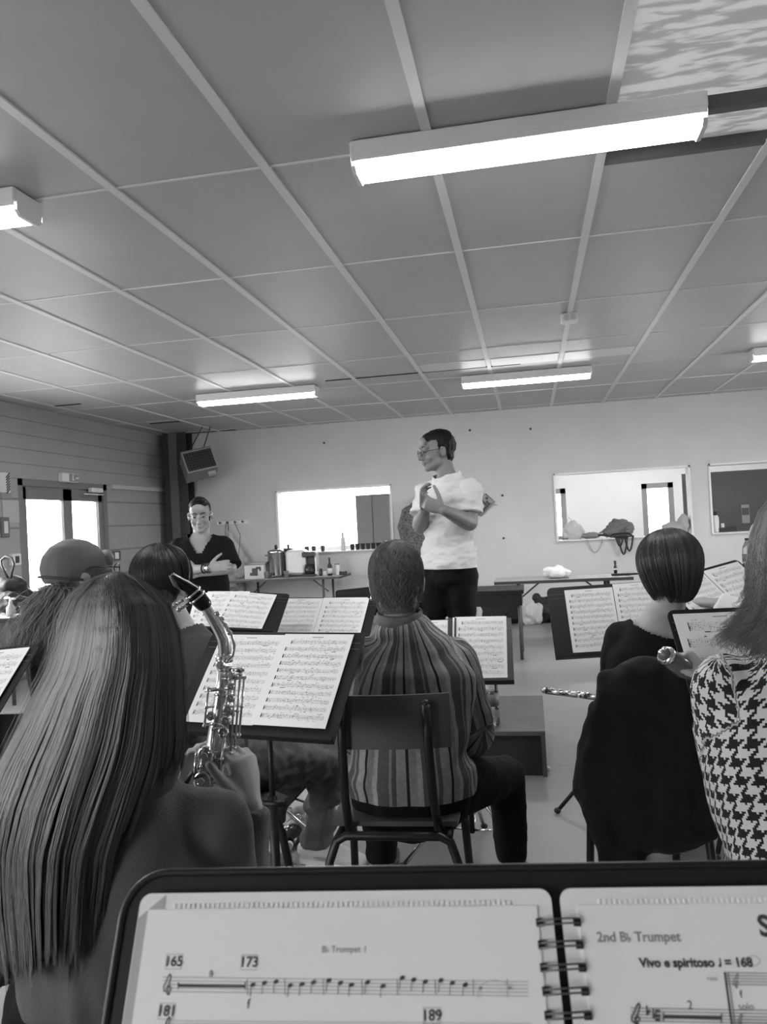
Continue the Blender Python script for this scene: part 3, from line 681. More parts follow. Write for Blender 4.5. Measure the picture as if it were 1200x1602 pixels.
# table items, left table (positions along the table at y=LT)
def T(px, y=10.1): 
    v = atY(px, 900, y); return v.x
mcard = M('white_card', .66, .6); msteel = M('brushed_steel', .55, .22, metal=1.); mwhite = M('white_plastic', .75, .35); mdk = M('dark_plastic', .03, .3)
x = T(402); r = thing('cardboard_box', 'small white box with a dark mug printed on it', 'box', (x, 10.1, zt)); MB().use(mcard).box((x, 10.1, zt+.09), (.27, .2, .18)).build('box_body', None, r)
b = MB().use(mdk).box((x+.01, 9.998, zt+.09), (.08, .004, .10)).box((x-.045, 9.998, zt+.06), (.03, .004, .04)).box((x+.06, 9.998, zt+.14), (.07, .004, .03)).box((x+.085, 9.998, zt+.12), (.02, .004, .04)); b.build('printed_mug', None, r)
MB().use(M('grey_lid', .3, .5)).box((x+.04, 10.1, zt+.20), (.22, .16, .03)).build('folded_flap', None, r)
x = T(432); r = thing('coffee_urn', 'tall shiny steel coffee urn with side handles', 'urn', (x, 10.15, zt))
MB().use(msteel).lathe((x, 10.15, zt), [(.11, 0), (.115, .03), (.115, .33), (.12, .34), (.10, .365), (.03, .385)]).build('urn_body', None, r)
MB().use(mdk).lathe((x, 10.15, zt+.385), [(.02, 0), (.025, .03), (.012, .05)], n=12).build('lid_knob', None, r); MB().use(mdk).box((x-.13, 10.15, zt+.30), (.05, .04, .02)).box((x+.13, 10.15, zt+.30), (.05, .04, .02)).build('side_handle', None, r)
MB().use(mdk).tube([(x-.02, 10.04, zt+.06), (x-.02, 9.98, zt+.06), (x-.02, 9.975, zt+.02)], .012, n=8).build('tap', None, r)
x = T(446); r = thing('water_boiler', 'slimmer dark steel boiler directly right of the coffee urn', 'boiler', (x, 10.3, zt)); MB().use(M('dark_steel', .22, .25, metal=1.)).lathe((x, 10.3, zt), [(.1, 0), (.1, .35), (.06, .38)]).build('boiler_body', None, r); MB().use(mdk).lathe((x, 10.3, zt+.38), [(.015, 0), (.02, .05)], n=10).build('lid_knob', None, r)
x = T(465); r = thing('cool_box', 'square white bread box between boiler and black coffee maker', 'box', (x, 10.15, zt)); MB().use(mwhite).box((x, 10.15, zt+.19), (.27, .25, .33), bev=.03).build('box_body', None, r); MB().use(mdk).box((x, 10.15, zt+.013), (.25, .23, .026)).build('dark_base', None, r)
x = T(487); r = thing('coffee_maker', 'black filter coffee maker beside the white box', 'coffee maker', (x, 10.1, zt)); MB().use(mdk).box((x, 10.16, zt+.16), (.17, .1, .32), bev=.01).box((x, 10.1, zt+.29), (.18, .2, .07), bev=.01).box((x, 10.08, zt+.015), (.17, .2, .03), bev=.006).build('machine_body', None, r)
MB().use(mdk).lathe((x-.01, 10.05, zt+.03), [(.055, 0), (.065, .05), (.05, .13)]).build('jug', None, r); MB().use(mwhite).box((x+.085, 10.1, zt+.17), (.02, .12, .30)).build('white_side', None, r)
def cup(label, c, s=1., mat=None, cat='cup', group='paper cups by the hatches'):
    mat = mat or M('brown_cup', .08, .5); c = Vector(c)
    return solo(MB().use(mat).lathe(c, [(.025*s, 0), (.036*s, .085*s), (.038*s, .088*s), (.034*s, .086*s), (.024*s, .01)], n=14), 'paper_cup', None, label, cat, group)
cup('grey cup at the foot of the steel coffee urn', (T(417, 9.93), 9.93, zt), 1., M('grey_cup', .25, .5)); cup('grey cup in front of the white box on the coffee table', (T(448, 9.93), 9.93, zt), 1., M('grey_cup', .25, .5))
for k, (px, hh, rr, mt, lab) in enumerate(((497, .07, .03, mwhite, 'small white jar right of the coffee maker'), (503, .1, .02, mdk, 'dark slim flask among the small jars'), (509, .07, .028, mcard, 'squat white tub left of the syrup bottle'), (516, .10, .03, mwhite, 'white canister next to the syrup bottle'), (529, .15, .038, mcard, 'tall white tin near the right table end'), (538, .05, .05, mdk, 'low dark bowl at the right table end'))):
    xx = T(px); r = thing('jar', lab, 'jar', (xx, 10.08, zt)); MB().use(mt).lathe((xx, 10.08, zt), [(rr*.9, 0), (rr, .01), (rr, hh*.85), (rr*.8, hh*.9)], n=14).build('jar_body', None, r); MB().use(M('lid_grey', .3, .4)).lathe((xx, 10.08, zt+hh*.9), [(rr*.85, 0), (rr*.85, hh*.12)], n=14).build('lid', None, r)
xx = T(520); r = thing('syrup_bottle', 'dark syrup bottle with pale label on the coffee table', 'bottle', (xx, 9.98, zt)); MB().use(mdk).lathe((xx, 9.98, zt), [(.03, 0), (.032, .13), (.012, .17), (.012, .24)], n=14).build('bottle_body', None, r); MB().use(mcard).lathe((xx, 9.98, zt+.03), [(.034, 0), (.034, .07)], n=14).build('paper_label', None, r)
# things on the sills
S0 = ZS+.016
for px, lab in ((480, 'dark paper cup on the left sill, nearest the coffee urn'), (491, 'dark paper cup on the left sill, second from the urn'), (505, 'dark paper cup on the left sill, third from the urn')):
    v = atY(px, 860, YF+.02); cup(lab, (v.x, YF+.02, S0), .9)
v = atY(463, 862, YF+.02); solo(MB().use(mdk).box((v.x, YF+.03, S0+.02), (.24, .1, .02)), 'serving_tray', None, 'thin dark tray on the sill above the white box', 'tray')
for k in range(6):
    v = atY(551+8.2*k, 858, YF+.03); cup('one of the row of upturned dark cups in front of the grey panel', (v.x, YF+.05, S0), .95, M('dark_cup', .035, .5), group='row of upturned dark cups')
v = atY(601, 854, YF+.03); cup('shiny steel mug at the right end of the left sill', (v.x, YF+.03, S0), 1.25, msteel)
v = atY(537, 856, YF+.06); r = thing('soap_bottle', 'pale plastic bottle standing against the bright left hatch', 'bottle', (v.x, YF+.06, S0)); MB().use(M('frosted', .62, .4)).lathe((v.x, YF+.06, S0), [(.035, 0), (.035, .15), (.015, .2), (.02, .24)], n=14).build('bottle_body', None, r); MB().use(mcard).lathe((v.x, YF+.06, S0+.24), [(.012, 0), (.012, .02)], n=10).build('cap', None, r)
v = atY(527, 838, 12.0); solo(MB().use(M('pale_note', .5, .7)).box((v.x, YA-.012, v.z+.05), (.14, .008, .1)), 'wall_notice', None, 'small pale notice glimpsed through the left hatch', 'notice')
# grey panel behind left hatch: cupboard door standing in the side room
p, q = atY(555, 775, 11.35), atY(612, 862, 11.35)
r = thing('storage_cabinet', 'tall grey cabinet behind the right part of the left hatch', 'cabinet', ((p.x+q.x)/2, 11.6, 0))
mcab = M('cabinet_grey', .14, .5)
MB().use(mcab).box(((p.x+q.x)/2, 11.6, p.z/2), (q.x-p.x, .45, p.z)).build('cabinet_body', None, r)
for s in (0, 1): MB().use(mcab).box((p.x+(q.x-p.x)*(.25+.5*s), 11.365, p.z/2), ((q.x-p.x)/2-.012, .018, p.z-.03)).build('door', None, r)
# dark board behind right hatch
p = atY(1107, 739, 11.4)
r = thing('partition_board', 'dark grey pinboard behind the right hatch', 'board', (3.0, 11.43, 0)); MB().use(M('pinboard_felt', .12, .85, bump=.1, scale=150)).box((2.1+1.15, 11.43, p.z/2), (2.3, .05, p.z)).build('panel', None, r)
for s in (2.2, 4.2): MB().use(mdk).box((s, 11.47, .5), (.05, .05, 1.0)).build('leg', None, r)
a = atY(1160, 790, 11.38); c = atY(1174, 818, 11.38); r = thing('poster', 'small poster with dark picture pinned to the grey board', 'poster', ((a.x+c.x)/2, 11.395, (a.z+c.z)/2))
MB().use(M('poster_paper', .34, .6)).box(((a.x+c.x)/2, 11.398, (a.z+c.z)/2), (c.x-a.x, .004, a.z-c.z)).build('paper', None, r); MB().use(mdk).box(((a.x+c.x)/2, 11.394, a.z-.09), ((c.x-a.x)*.85, .003, .10)).build('printed_picture', None, r)
# white sill items at middle hatch
def flexbag(mb, c, w, d, h, seed=0, n=7):
    c = Vector(c); R = random.Random(seed); mb.ell(c+Vector((0, 0, h*.42)), (w*.46, d*.45, h*.42)); mb.loft([c+Vector((0, 0, h*.6)), c+Vector((w*.08, 0, h*1.02))], [(w*.25, d*.2), (w*.10, d*.08)], side=(1, 0, 0))
    for k in range(n): mb.ell(c+Vector((R.uniform(-.3, .3)*w, R.uniform(-.2, .2)*d, h*(.3+.35*R.random()))), (w*R.uniform(.22, .34), d*R.uniform(.3, .45), h*R.uniform(.28, .4)))
    return mb
mplast = M('translucent_bag_film', .62, .4, bump=.5, scale=30, alpha=.8)
v = atY(898, 843, YF+.05); r = thing('plastic_bag', 'crinkled pale plastic bag at the left end of the middle sill', 'bag', (v.x, YF+.06, S0))
mb = MB(); flexbag(mb, (v.x, YF+.07, S0), .3, .14, .24, 3, 9); blob('bag_body', mb, .012, mplast, r, 6, disp=folds(.020, (16, 16, 10))); MB().use(mplast).tube([(v.x-.09, YF+.07, S0+.19), (v.x-.05, YF+.07, S0+.30), (v.x+.02, YF+.07, S0+.19)], .007, n=6).build('handle', None, r)
v = atY(930, 842, YF+.03); r = thing('cap', 'soft grey cap with dark peak lying on the middle sill', 'cap', (v.x, YF+.03, S0)); mb = MB().ell((v.x-.04, YF+.04, S0+.04), (.13, .09, .045)); blob('crown', mb, .01, M('cap_grey_cloth', .24, .8, bump=.2), r, 3, disp=folds(.008, (20, 20, 20))); MB().use(mdk).ell((v.x+.10, YF+.01, S0+.045), (.075, .06, .02)).build('peak', None, r)
b = MB().use(M('thin_cord', .3, .6)).tube([(v.x-.10+.2*k/10, YF-.02, S0-.02-.16*math.sin(PI*k/10)) for k in range(11)], .004, n=6); b.build('hanging_cord', None, r)
v = atY(968, 840, YF+.03); r = thing('backpack', 'slumped grey backpack with dark straps hanging off the middle sill', 'bag', (v.x, YF+.04, S0))
mb = MB().ell((v.x, YF+.05, S0+.11), (.17, .1, .115)).ell((v.x+.12, YF+.02, S0+.10), (.09, .08, .08)).ell((v.x-.12, YF+.05, S0+.06), (.12, .08, .06)).ell((v.x+.02, YF+.03, S0+.18), (.12, .08, .06)); blob('bag_body', mb, .01, M('backpack_cloth', .17, .7, bump=.2), r, 3, disp=folds(.030, (11, 11, 17)))
MB().use(mdk).ell((v.x+.03, YF-.03, S0+.02), (.14, .05, .045)).build('dark_pocket', None, r)
for x0, x1, dd in ((-.05, .05, .13), (.06, .17, .20), (-.02, .10, .24)):
    MB().use(mdk).loft([(v.x+x0+(x1-x0)*k/8, YF-.07, S0+.02-dd*math.sin(PI*k/8)) for k in range(9)], [(.012, .004)]*9, side=(0, 0, 1), n=6, cap='flat').build('strap', None, r)
v = atY(1064, 836, YF+.05); r = thing('cushion', 'grey crumpled cushion at the right end of the middle sill', 'cushion', (v.x, YF+.07, S0))
mb = MB().ell((v.x-.07, YF+.08, S0+.08), (.16, .1, .09)).ell((v.x+.06, YF+.08, S0+.13), (.08, .09, .13)); blob('cushion_cover', mb, .01, M('cushion_cloth', .40, .8, bump=.3), r, 3, disp=folds(.015, (13, 13, 17)))
v = atY(1121, 832, YF+.05); r = thing('flask', 'white insulated flask with dark cap on the right sill', 'bottle', (v.x, YF+.06, S0)); MB().use(mwhite).lathe((v.x, YF+.06, S0), [(.038, 0), (.04, .02), (.04, .19), (.025, .225)], n=16).build('flask_body', None, r); MB().use(mdk).lathe((v.x, YF+.06, S0+.225), [(.025, 0), (.022, .045)], n=14).build('cap', None, r)
v = atY(1136, 831, YF+.05); r = thing('desk_caddy', 'low dark caddy right of the white flask', 'caddy', (v.x, YF+.05, S0)); MB().use(mdk).box((v.x+.02, YF+.05, S0+.035), (.20, .08, .055)).build('tray', None, r); MB().use(mcard).box((v.x-.04, YF+.04, S0+.07), (.03, .05, .09)).build('card', None, r)
# far tables items
v = atZ(868, 897, .70); r = thing('plastic_bag', 'knotted white bag on the long narrow table', 'bag', (v.x, 8.38, .702)); mb = MB(); flexbag(mb, (v.x, 8.38, .698), .24, .15, .125, 5, 9); blob('bag_body', mb, .009, M('white_bag_film', .78, .45, bump=.3, scale=40), r, 2, disp=folds(.012, (18, 18, 18)))
MB().use(mblack).box((v.x+.02, 8.25, .704), (.2, .06, .004)).build('dark_mat', None, r)
v = atZ(959, 897, .70); r = thing('spray_bottle', 'slim dark bottle standing on the long narrow table', 'bottle', (v.x, 8.38, .70)); MB().use(mdk).lathe((v.x, 8.38, .70), [(.016, 0), (.018, .05), (.018, .09), (.01, .11), (.014, .12), (.014, .15)], n=12).build('bottle_body', None, r); MB().use(msteel).lathe((v.x, 8.38, .75), [(.0195, 0), (.0195, .02)], n=12).build('ring', None, r)
v = atZ(984, 899, .70); solo(MB().use(mdk).box((v.x-.05, 8.35, .712), (.26, .1, .018), bev=.005), 'instrument_case', None, 'flat dark case near the right end of the long narrow table', 'case')
v = atZ(1158, 892, .74); bottle('large cola bottle with a little dark drink left', (v.x, 7.6, .741), .31, .048, 'drink bottles', liquid=.26, capm=mdk, labm=M('cola_label', .12, .5))
v = atY(1165, 930, 8.6); r = thing('bag', 'black bag on the floor under the right edge table', 'bag', (v.x, 8.6, 0)); mb = MB().ell((v.x, 8.6, .25), (.34, .2, .25)).ell((v.x-.1, 8.6, .1), (.3, .2, .1)); blob('bag_body', mb, .02, M('black_nylon', .02, .6, bump=.2), r, 3, disp=folds(.02)); MB().use(mdk).tube([(v.x-.12, 8.6, .46), (v.x-.06, 8.6, .57), (v.x+.06, 8.6, .57), (v.x+.12, 8.6, .46)], .012, n=8).build('handle', None, r)
# floor things along far wall
FL = 10.2
v = atY(782, 967, FL); r = thing('instrument_case', 'black case with rounded corners on the floor under the black table', 'case', (v.x, FL, 0)); MB().use(mblack2).box((v.x, FL, .14), (.66, .22, .26), bev=.05).build('case_body', None, r); MB().use(mdk).tube([(v.x-.12, FL-.12, .16), (v.x-.08, FL-.14, .10), (v.x+.04, FL-.14, .10), (v.x+.1, FL-.12, .16)], .01, n=8).build('handle', None, r)
v = atY(741, 967, FL-.2); r = thing('plastic_bag', 'upright pale bag beside the conductor\'s trouser leg', 'bag', (v.x, FL-.1, 0)); mb = MB(); flexbag(mb, (v.x, FL-.1, 0), .2, .14, .3, 9, 8); blob('bag_body', mb, .012, mplast, r, 7, disp=folds(.022, (16, 16, 9)))
v = atY(838, 967, FL-.2); r = thing('plastic_bag', 'white plastic bag on the floor between black case and dark bag', 'bag', (v.x-.03, FL-.2, 0)); mb = MB(); flexbag(mb, (v.x-.05, FL-.2, 0), .26, .2, .3, 11, 9); blob('bag_body', mb, .012, mplast, r, 7, disp=folds(.025, (15, 15, 8)))
v = atY(832, 967, FL); r = thing('bag', 'black shoulder bag on the floor left of the score stand', 'bag', (v.x+.22, FL, 0)); mb = MB().ell((v.x+.17, FL, .15), (.2, .15, .17)).ell((v.x+.08, FL, .25), (.07, .08, .12)).ell((v.x+.3, FL, .1), (.14, .14, .1)); blob('bag_body', mb, .015, M('black_nylon', .02, .6, bump=.2), r, 3, disp=folds(.03, (9, 9, 9))); MB().use(M('grey_fleece', .16, .9)).ell((v.x+.34, FL-.12, .12), (.08, .06, .1)).build('side_pocket', None, r)
v = atY(698, 965, FL-.4); r = thing('cardboard_box', 'pale box on the floor seen between the conductor\'s legs', 'box', (v.x, FL-.4, 0)); MB().use(mcard).box((v.x, FL-.4, .15), (.22, .2, .30)).build('box_body', None, r); MB().use(M('dark_tape', .3, .5)).box((v.x, FL-.503, .13), (.22, .004, .04)).build('tape_band', None, r)
# wall things
v0, v1 = atY(340, 819, YF-.02), atY(387, 816, YF-.02)
r = thing('coat_rack', 'white peg rail screwed to the far wall', 'coat rack', ((v0.x+v1.x)/2, YF-.01, v0.z)); MB().use(mwhite).box(((v0.x+v1.x)/2, YF-.012, v0.z), (v1.x-v0.x, .024, .045)).build('rail', None, r)
for k in range(4): xx = v0.x+(v1.x-v0.x)*(.12+.25*k); MB().use(mdk).tube([(xx, YF-.02, v0.z+.005), (xx, YF-.07, v0.z), (xx, YF-.075, v0.z+.02)], .011, n=8).build('peg', None, r)
xh = v0.x+(v1.x-v0.x)*.37
r = thing('carrier_bag', 'long translucent bag hanging from the white peg rail', 'bag', (xh, YF-.1, 1.3))
mb = MB().loft([(xh+.02, YF-.09, 1.36), (xh+.09, YF-.12, 1.15), (xh+.16, YF-.14, .95), (xh+.2, YF-.13, .80)], [(.03, .02), (.09, .05), (.15, .08), (.17, .08)], side=(1, 0, 0)); blob('bag_body', mb, .012, mplast, r, 3, disp=folds(.025, (12, 12, 8)))
MB().use(mdk).tube([(xh-.02, YF-.07, v0.z), (xh-.03, YF-.08, 1.32), (xh-.0, YF-.09, 1.22), (xh+.02, YF-.08, 1.32), (xh+.015, YF-.07, v0.z)], .005, n=6).build('strap', None, r)
xh2 = atY(372, 900, YF-.42).x; r = thing('net_bag', 'rounded pale net bag bulging beside the crossed arms', 'bag', (xh2, YF-.42, .95)); mb = MB().ell((xh2, YF-.42, .80), (.17, .11, .14)).ell((xh2-.08, YF-.42, .68), (.14, .1, .14)); blob('bag_body', mb, .012, M('grey_net', .4, .7, bump=.5, scale=60), r, 2, disp=folds(.03, (14, 14, 14)))
MB().use(mdk).tube([(xh2, YF-.40, .9), (xh2+.02, YF-.3, 1.3), (v0.x+(v1.x-v0.x)*.62, YF-.075, v0.z)], .004, n=6).build('strap', None, r)
v = atY(641, 800, YF-.1); r = thing('coat', 'speckled tweed coat hanging on the far wall behind the conductor', 'coat', (v.x, YF-.1, v.z))
mtweed = M('speckled_tweed', .13, .9, var=.09, vscale=55, bump=.3, scale=80)
z0 = v.z
mb = MB().loft([(v.x+.08, YF-.09, z0+.10), (v.x+.04, YF-.11, z0-.0), (v.x+.02, YF-.12, z0-.2), (v.x+.05, YF-.12, z0-.45), (v.x+.06, YF-.12, z0-.7)], [(.05, .05), (.16, .08), (.2, .09), (.19, .09), (.2, .09)], side=(1, 0, 0)); blob('coat_cloth', mb, .015, mtweed, r, 3, disp=folds(.02, (10, 10, 4)))
MB().use(mdk).box((v.x+.08, YF-.02, z0+.16), (.04, .04, .05)).tube([(v.x+.08, YF-.03, z0+.15), (v.x+.08, YF-.09, z0+.14), (v.x+.08, YF-.1, z0+.17)], .008, n=6).build('hook', None, r)
v = atY(754, 786, YF-.02); r = thing('wall_kite', 'patterned diamond ornament on the far wall behind the conductor\'s arm', 'ornament', (v.x, YF-.02, v.z))
Mr = Matrix.Translation((v.x-.03, YF-.02, v.z))@Matrix.Rotation(math.radians(45), 4, 'Y'); MB().use(M('kite_grey', .3, .6)).box((0, 0, 0), (.26, .012, .26), Mr).build('kite_panel', None, r)
b = MB().use(mdk); R = random.Random(4)
for i in range(7):
    for j in range(7):
        if (i+j) < 6 or R.random() < .45: b.box((-.11+.036*j, -.008, -.11+.036*i), (.033, .005, .033), Mr)
b.build('dark_pattern', None, r); MB().use(M('kite_grey2', .25, .5)).tube([Mr@Vector((.13, -.01, -.13)), Mr@Vector((.14, -.01, .14)), Mr@Vector((-.02, -.01, .14))], .008, n=6).tube([(v.x+.12, YF-.03, v.z-.02), (v.x+.2, YF-.03, v.z-.05)], .004, n=6).build('kite_spar', None, r)
for k, (px, py) in enumerate(((507, 693), (735, 673), (830, 671), (788, 842), (786, 775))):
    v = atY(px, py, YF-.012); solo(MB().use(mdk).ell((v.x, YF-.01, v.z), (.016, .014, .016), n=8), 'wall_plug', None, ('dark wall plug high between left hatch and ceiling', 'dark wall plug above the conductor\'s head', 'small dark wall plug near the ceiling above the middle hatch', 'lowest small dark wall plug, right of the conductor\'s waist', 'small dark wall plug right of the diamond ornament')[k], 'wall plug')
# ceiling sensor / emergency light
r = thing('emergency_light', 'small boxy emergency light on the ceiling strip', 'emergency light', (.36, 5.81, ZC)); MB().use(mlampbody).box((.36, 5.81, ZC-.035), (.12, .12, .06), bev=.008).build('housing', None, r); MB().use(M('clear_lens', .8, .2, trans=.3)).box((.34, 5.745, ZC-.04), (.03, .012, .035)).box((.385, 5.745, ZC-.04), (.03, .012, .035)).build('lens', None, r)
# loudspeaker hung by the column
c = atY(312, 723, 9.9); Ms = Matrix.Translation(c)@Matrix.Rotation(math.radians(28), 4, 'Z')@Matrix.Rotation(math.radians(-24), 4, 'X')@Matrix.Rotation(math.radians(-13), 4, 'Y')
r = thing('loudspeaker', 'grey loudspeaker with black grille tilted down in the far left corner', 'loudspeaker', c); MB().use(M('speaker_grey', .20, .5)).box((0, .10, .02), (.42, .3, .33), Ms, bev=.008).build('cabinet', None, r)
MB().use(M('speaker_rim', .35, .4)).box((0, -.055, 0), (.41, .012, .31), Ms).build('front_rim', None, r)
b = MB().use(mdk).box((0, -.063, 0), (.375, .01, .275), Ms).use(M('grille_wire', .10, .4))
for k in range(9): b.box((-.16+.04*k, -.069, 0), (.004, .004, .27), Ms)
for k in range(7): b.box((0, -.069, -.12+.04*k), (.37, .004, .004), Ms)
b.build('grille', None, r)
for s in (-1, 1): MB().use(mdk).tube([Ms@Vector((s*.1, .05, .18)), (c.x+.1+s*.06, c.y+.05, ZC-.01)], .008, n=6).build('hanging_rod', None, r)
MB().use(M('bracket_pale', .4, .4)).box((.12, .05, -.18), (.1, .06, .05), Ms).build('bracket', None, r)
# left wall things
XW = XL
def wp(px, py, d=0.): return atX(px, py, XW+d)
a = wp(104, 748); r = thing('exit_sign', 'small emergency exit sign above the glazed door', 'sign', (XW, a.y, a.z)); MB().use(mwhite).box((XW+.03, a.y, a.z), (.06, .34, .10), bev=.006).build('sign_box', None, r)
b = MB().use(M('sign_field', .28, .4)).box((XW+.0615, a.y+.06, a.z), (.003, .2, .085)).use(mwhite).box((XW+.064, a.y+.03, a.z+.005), (.002, .02, .05)).ell((XW+.064, a.y+.035, a.z+.034), (.002, .009, .009), n=8).box((XW+.064, a.y+.035, a.z-.022), (.002, .05, .012)).box((XW+.064, a.y+.11, a.z), (.002, .05, .014)).prism([(a.y+.125, a.z+.022), (a.y+.125, a.z-.022), (a.y+.15, a.z)], XW+.063, XW+.065, Matrix(((0, 0, 1, 0), (1, 0, 0, 0), (0, 1, 0, 0), (0, 0, 0, 1)))); b.build('running_figure_and_arrow', None, r)
a = wp(3, 755); r = thing('fire_notice', 'framed notice with hatched border left of the door', 'notice', (XW, a.y, a.z)); MB().use(mcard).box((XW+.008, a.y-.06, a.z), (.012, .34, .2)).build('board', None, r)
b = MB().use(mdk)
for k in range(7): b.box((0, 0, 0), (.003, .075, .012), Matrix.Translation((XW+.0155, a.y+.075, a.z-.08+.026*k))@Matrix.Rotation(.7, 4, 'X'))
b.build('hatched_border', None, r)
for px, py, w_, h_, vv, lab in ((16, 800, .16, .22, .46, 'upper pale paper taped to the cladding left of the door'), (9, 775, .1, .07, .3, 'tiny grey card above the papers left of the door')):
    a = wp(px, py); solo(MB().use(M('paper%d' % int(vv*100), vv, .7)).box((XW+.006, a.y, a.z), (.006, w_*1.6, h_)), 'wall_paper_notice', None, lab, 'notice')
a = wp(6, 825); r = thing('wall_thermometer', 'narrow framed instrument on the cladding left of the door', 'thermometer', (XW, a.y, a.z)); MB().use(M('frame_grey', .14, .5)).box((XW+.012, a.y, a.z), (.024, .12, .2), bev=.005).build('case', None, r); MB().use(mcard).box((XW+.026, a.y, a.z+.0), (.004, .06, .12)).build('dial', None, r)
a = wp(28, 875); r = thing('call_point', 'small alarm call point left of the door', 'call point', (XW, a.y-.05, a.z)); MB().use(mwhite).box((XW+.025, a.y-.08, a.z), (.05, .14, .12), bev=.006).build('case', None, r); MB().use(mdk).box((XW+.052, a.y-.08, a.z), (.004, .06, .07)).build('dark_window', None, r)
a = wp(172, 870); r = thing('wall_switch', 'dark switch box right of the glazed door', 'switch', (XW, a.y, a.z)); MB().use(M('switch_dark', .08, .5)).box((XW+.03, a.y+.03, a.z), (.06, .26, .12), bev=.006).build('case', None, r); MB().use(mwhite).box((XW+.062, a.y+.06, a.z), (.004, .09, .08)).build('rocker', None, r)
# things on the left table
TZ = .742
def lt(px, y=6.3): v = atY(px, 940, y); return v.x
r = thing('duffel_bag', 'black bag with upright loop handle on the left table', 'bag', (-4.78, 6.6, TZ)); mb = MB().ell((-4.80, 6.5, TZ+.13), (.25, .25, .14)).ell((-4.70, 6.45, TZ+.23), (.16, .16, .08)); blob('bag_body', mb, .015, M('black_nylon', .02, .6, bump=.2), r, 3, disp=folds(.03, (8, 8, 8)))
a = atY(13, 905, 6.4); lp = [(a.x+.01, 6.4, a.z-.02), (a.x-.06, 6.4, a.z+.12), (a.x-.065, 6.4, a.z+.17), (a.x-.02, 6.4, a.z+.20), (a.x+.045, 6.4, a.z+.185), (a.x+.065, 6.4, a.z+.13), (a.x+.02, 6.4, a.z-.02)]
MB().use(mdk).tube(lp, .011, n=8).build('loop_handle', None, r)
r = thing('bag', 'dark slouching bag right of the loop-handled bag', 'bag', (-4.5, 6.35, TZ)); mb = MB().ell((-4.46, 6.2, TZ+.07), (.16, .14, .075)).ell((-4.52, 6.2, TZ+.1), (.1, .12, .08)); blob('bag_body', mb, .012, M('black_nylon', .02, .6, bump=.2), r, 3, disp=folds(.03, (12, 12, 12))); MB().use(mcard).ell((-4.46, 6.08, TZ+.145), (.03, .02, .012)).ell((-4.40, 6.08, TZ+.135), (.02, .02, .01)).build('pale_buckle', None, r)
a = atY(17, 950, 5.98); r = thing('hand_gel_bottle', 'small clear pump bottle on the left table', 'bottle', (a.x, 5.98, TZ)); MB().use(M('gel_plastic', .5, .2, trans=.4)).lathe((a.x, 5.98, TZ), [(.035, 0), (.04, .02), (.04, .07), (.015, .10), (.015, .12)], n=14).build('bottle_body', None, r); MB().use(mwhite).lathe((a.x, 5.98, TZ+.12), [(.012, 0), (.012, .03)], n=8).build('pump', None, r)
a = atY(36, 950, 6.0); cup('small grey cup on the left table', (a.x, 6.0, TZ), .9, M('grey_cup', .25, .5)); 
for k, px in enumerate((25, 30)): a = atY(px, 955, 5.92); solo(MB().use(mcard).ell((a.x, 5.93, TZ+.012), (.035, .02, .012)), 'tissue', None, ('crumpled white tissue nearest the pump bottle', 'crumpled white tissue beside the small grey cup')[k], 'tissue')
a = atY(70, 905, 6.4)
r = thing('chair', 'dark low chair behind the left table', 'chair', (-3.95, 7.0, 0)); MB().use(mblack).box((-3.95, 7.0, .45), (.4, .4, .03), bev=.01).build('seat', None, r); MB().use(mblack).loft([(-4.12, 7.18, .60), (-4.12, 7.2, .86), (-3.95, 7.22, .9), (-3.78, 7.2, .86), (-3.78, 7.18, .60)], [.012]*5, n=8).build('backrest', None, r)
for sx_ in (-.17, .17):
    for sy_ in (-.17, .17): MB().use(mblack).tube([(-3.95+sx_, 7+sy_, .44), (-3.95+sx_*1.1, 7+sy_*1.1, 0)], .011, n=8).build('leg', None, r)
# ================================================================ people
def skin(nm, v): return M(nm, v, .5, bump=.05, scale=120, var=.015, vscale=20, spec=.4)
msk1 = skin('skin_mid', .30); msk2 = skin('skin_light', .36); msk3 = skin('skin_tanned', .22)
def V(a): return Vector(a)
def headM(c, fwd, up=(0, 0, 1), s=1.):
    f = V(fwd).normalized(); u = V(up); r = f.cross(u).normalized(); u = r.cross(f).normalized()
    return Matrix(((r.x*s, f.x*s, u.x*s, c[0]), (r.y*s, f.y*s, u.y*s, c[1]), (r.z*s, f.z*s, u.z*s, c[2]), (0, 0, 0, 1)))
def head_parts(mb, H, nose=1., jaw=1.):
    e = lambda c, r: mb.ell(c, r, M4=H)
    e((0, -.016, .035), (.074, .094, .084)); e((0, .028, -.02), (.062*jaw, .062, .085)); e((0, .068, -.092), (.026*jaw, .022, .020))
    e((0, .03, -.075), (.050*jaw, .052, .035))
    for s in (-1, 1):
        e((s*.044*jaw, .012, -.062), (.020, .036, .030)); e((s*.036, .060, -.028), (.026, .026, .026)); e((s*.079, -.008, -.008), (.009, .020, .031)); e((s*.083, -.014, .004), (.007, .014, .018)); e((s*.012, .096, -.036), (.009, .012, .008))
        e((s*.030, .076, .026), (.026, .016, .010))
    mb.loft([(0, .086, .018), (0, .098, -.004), (0, .110*nose, -.030)], [.008, .010, .014], M4=H, n=8)
    e((0, .090, -.058), (.024, .012, .0055)); e((0, .089, -.068), (.021, .012, .0065)); e((0, .083, .060), (.05, .02, .035))
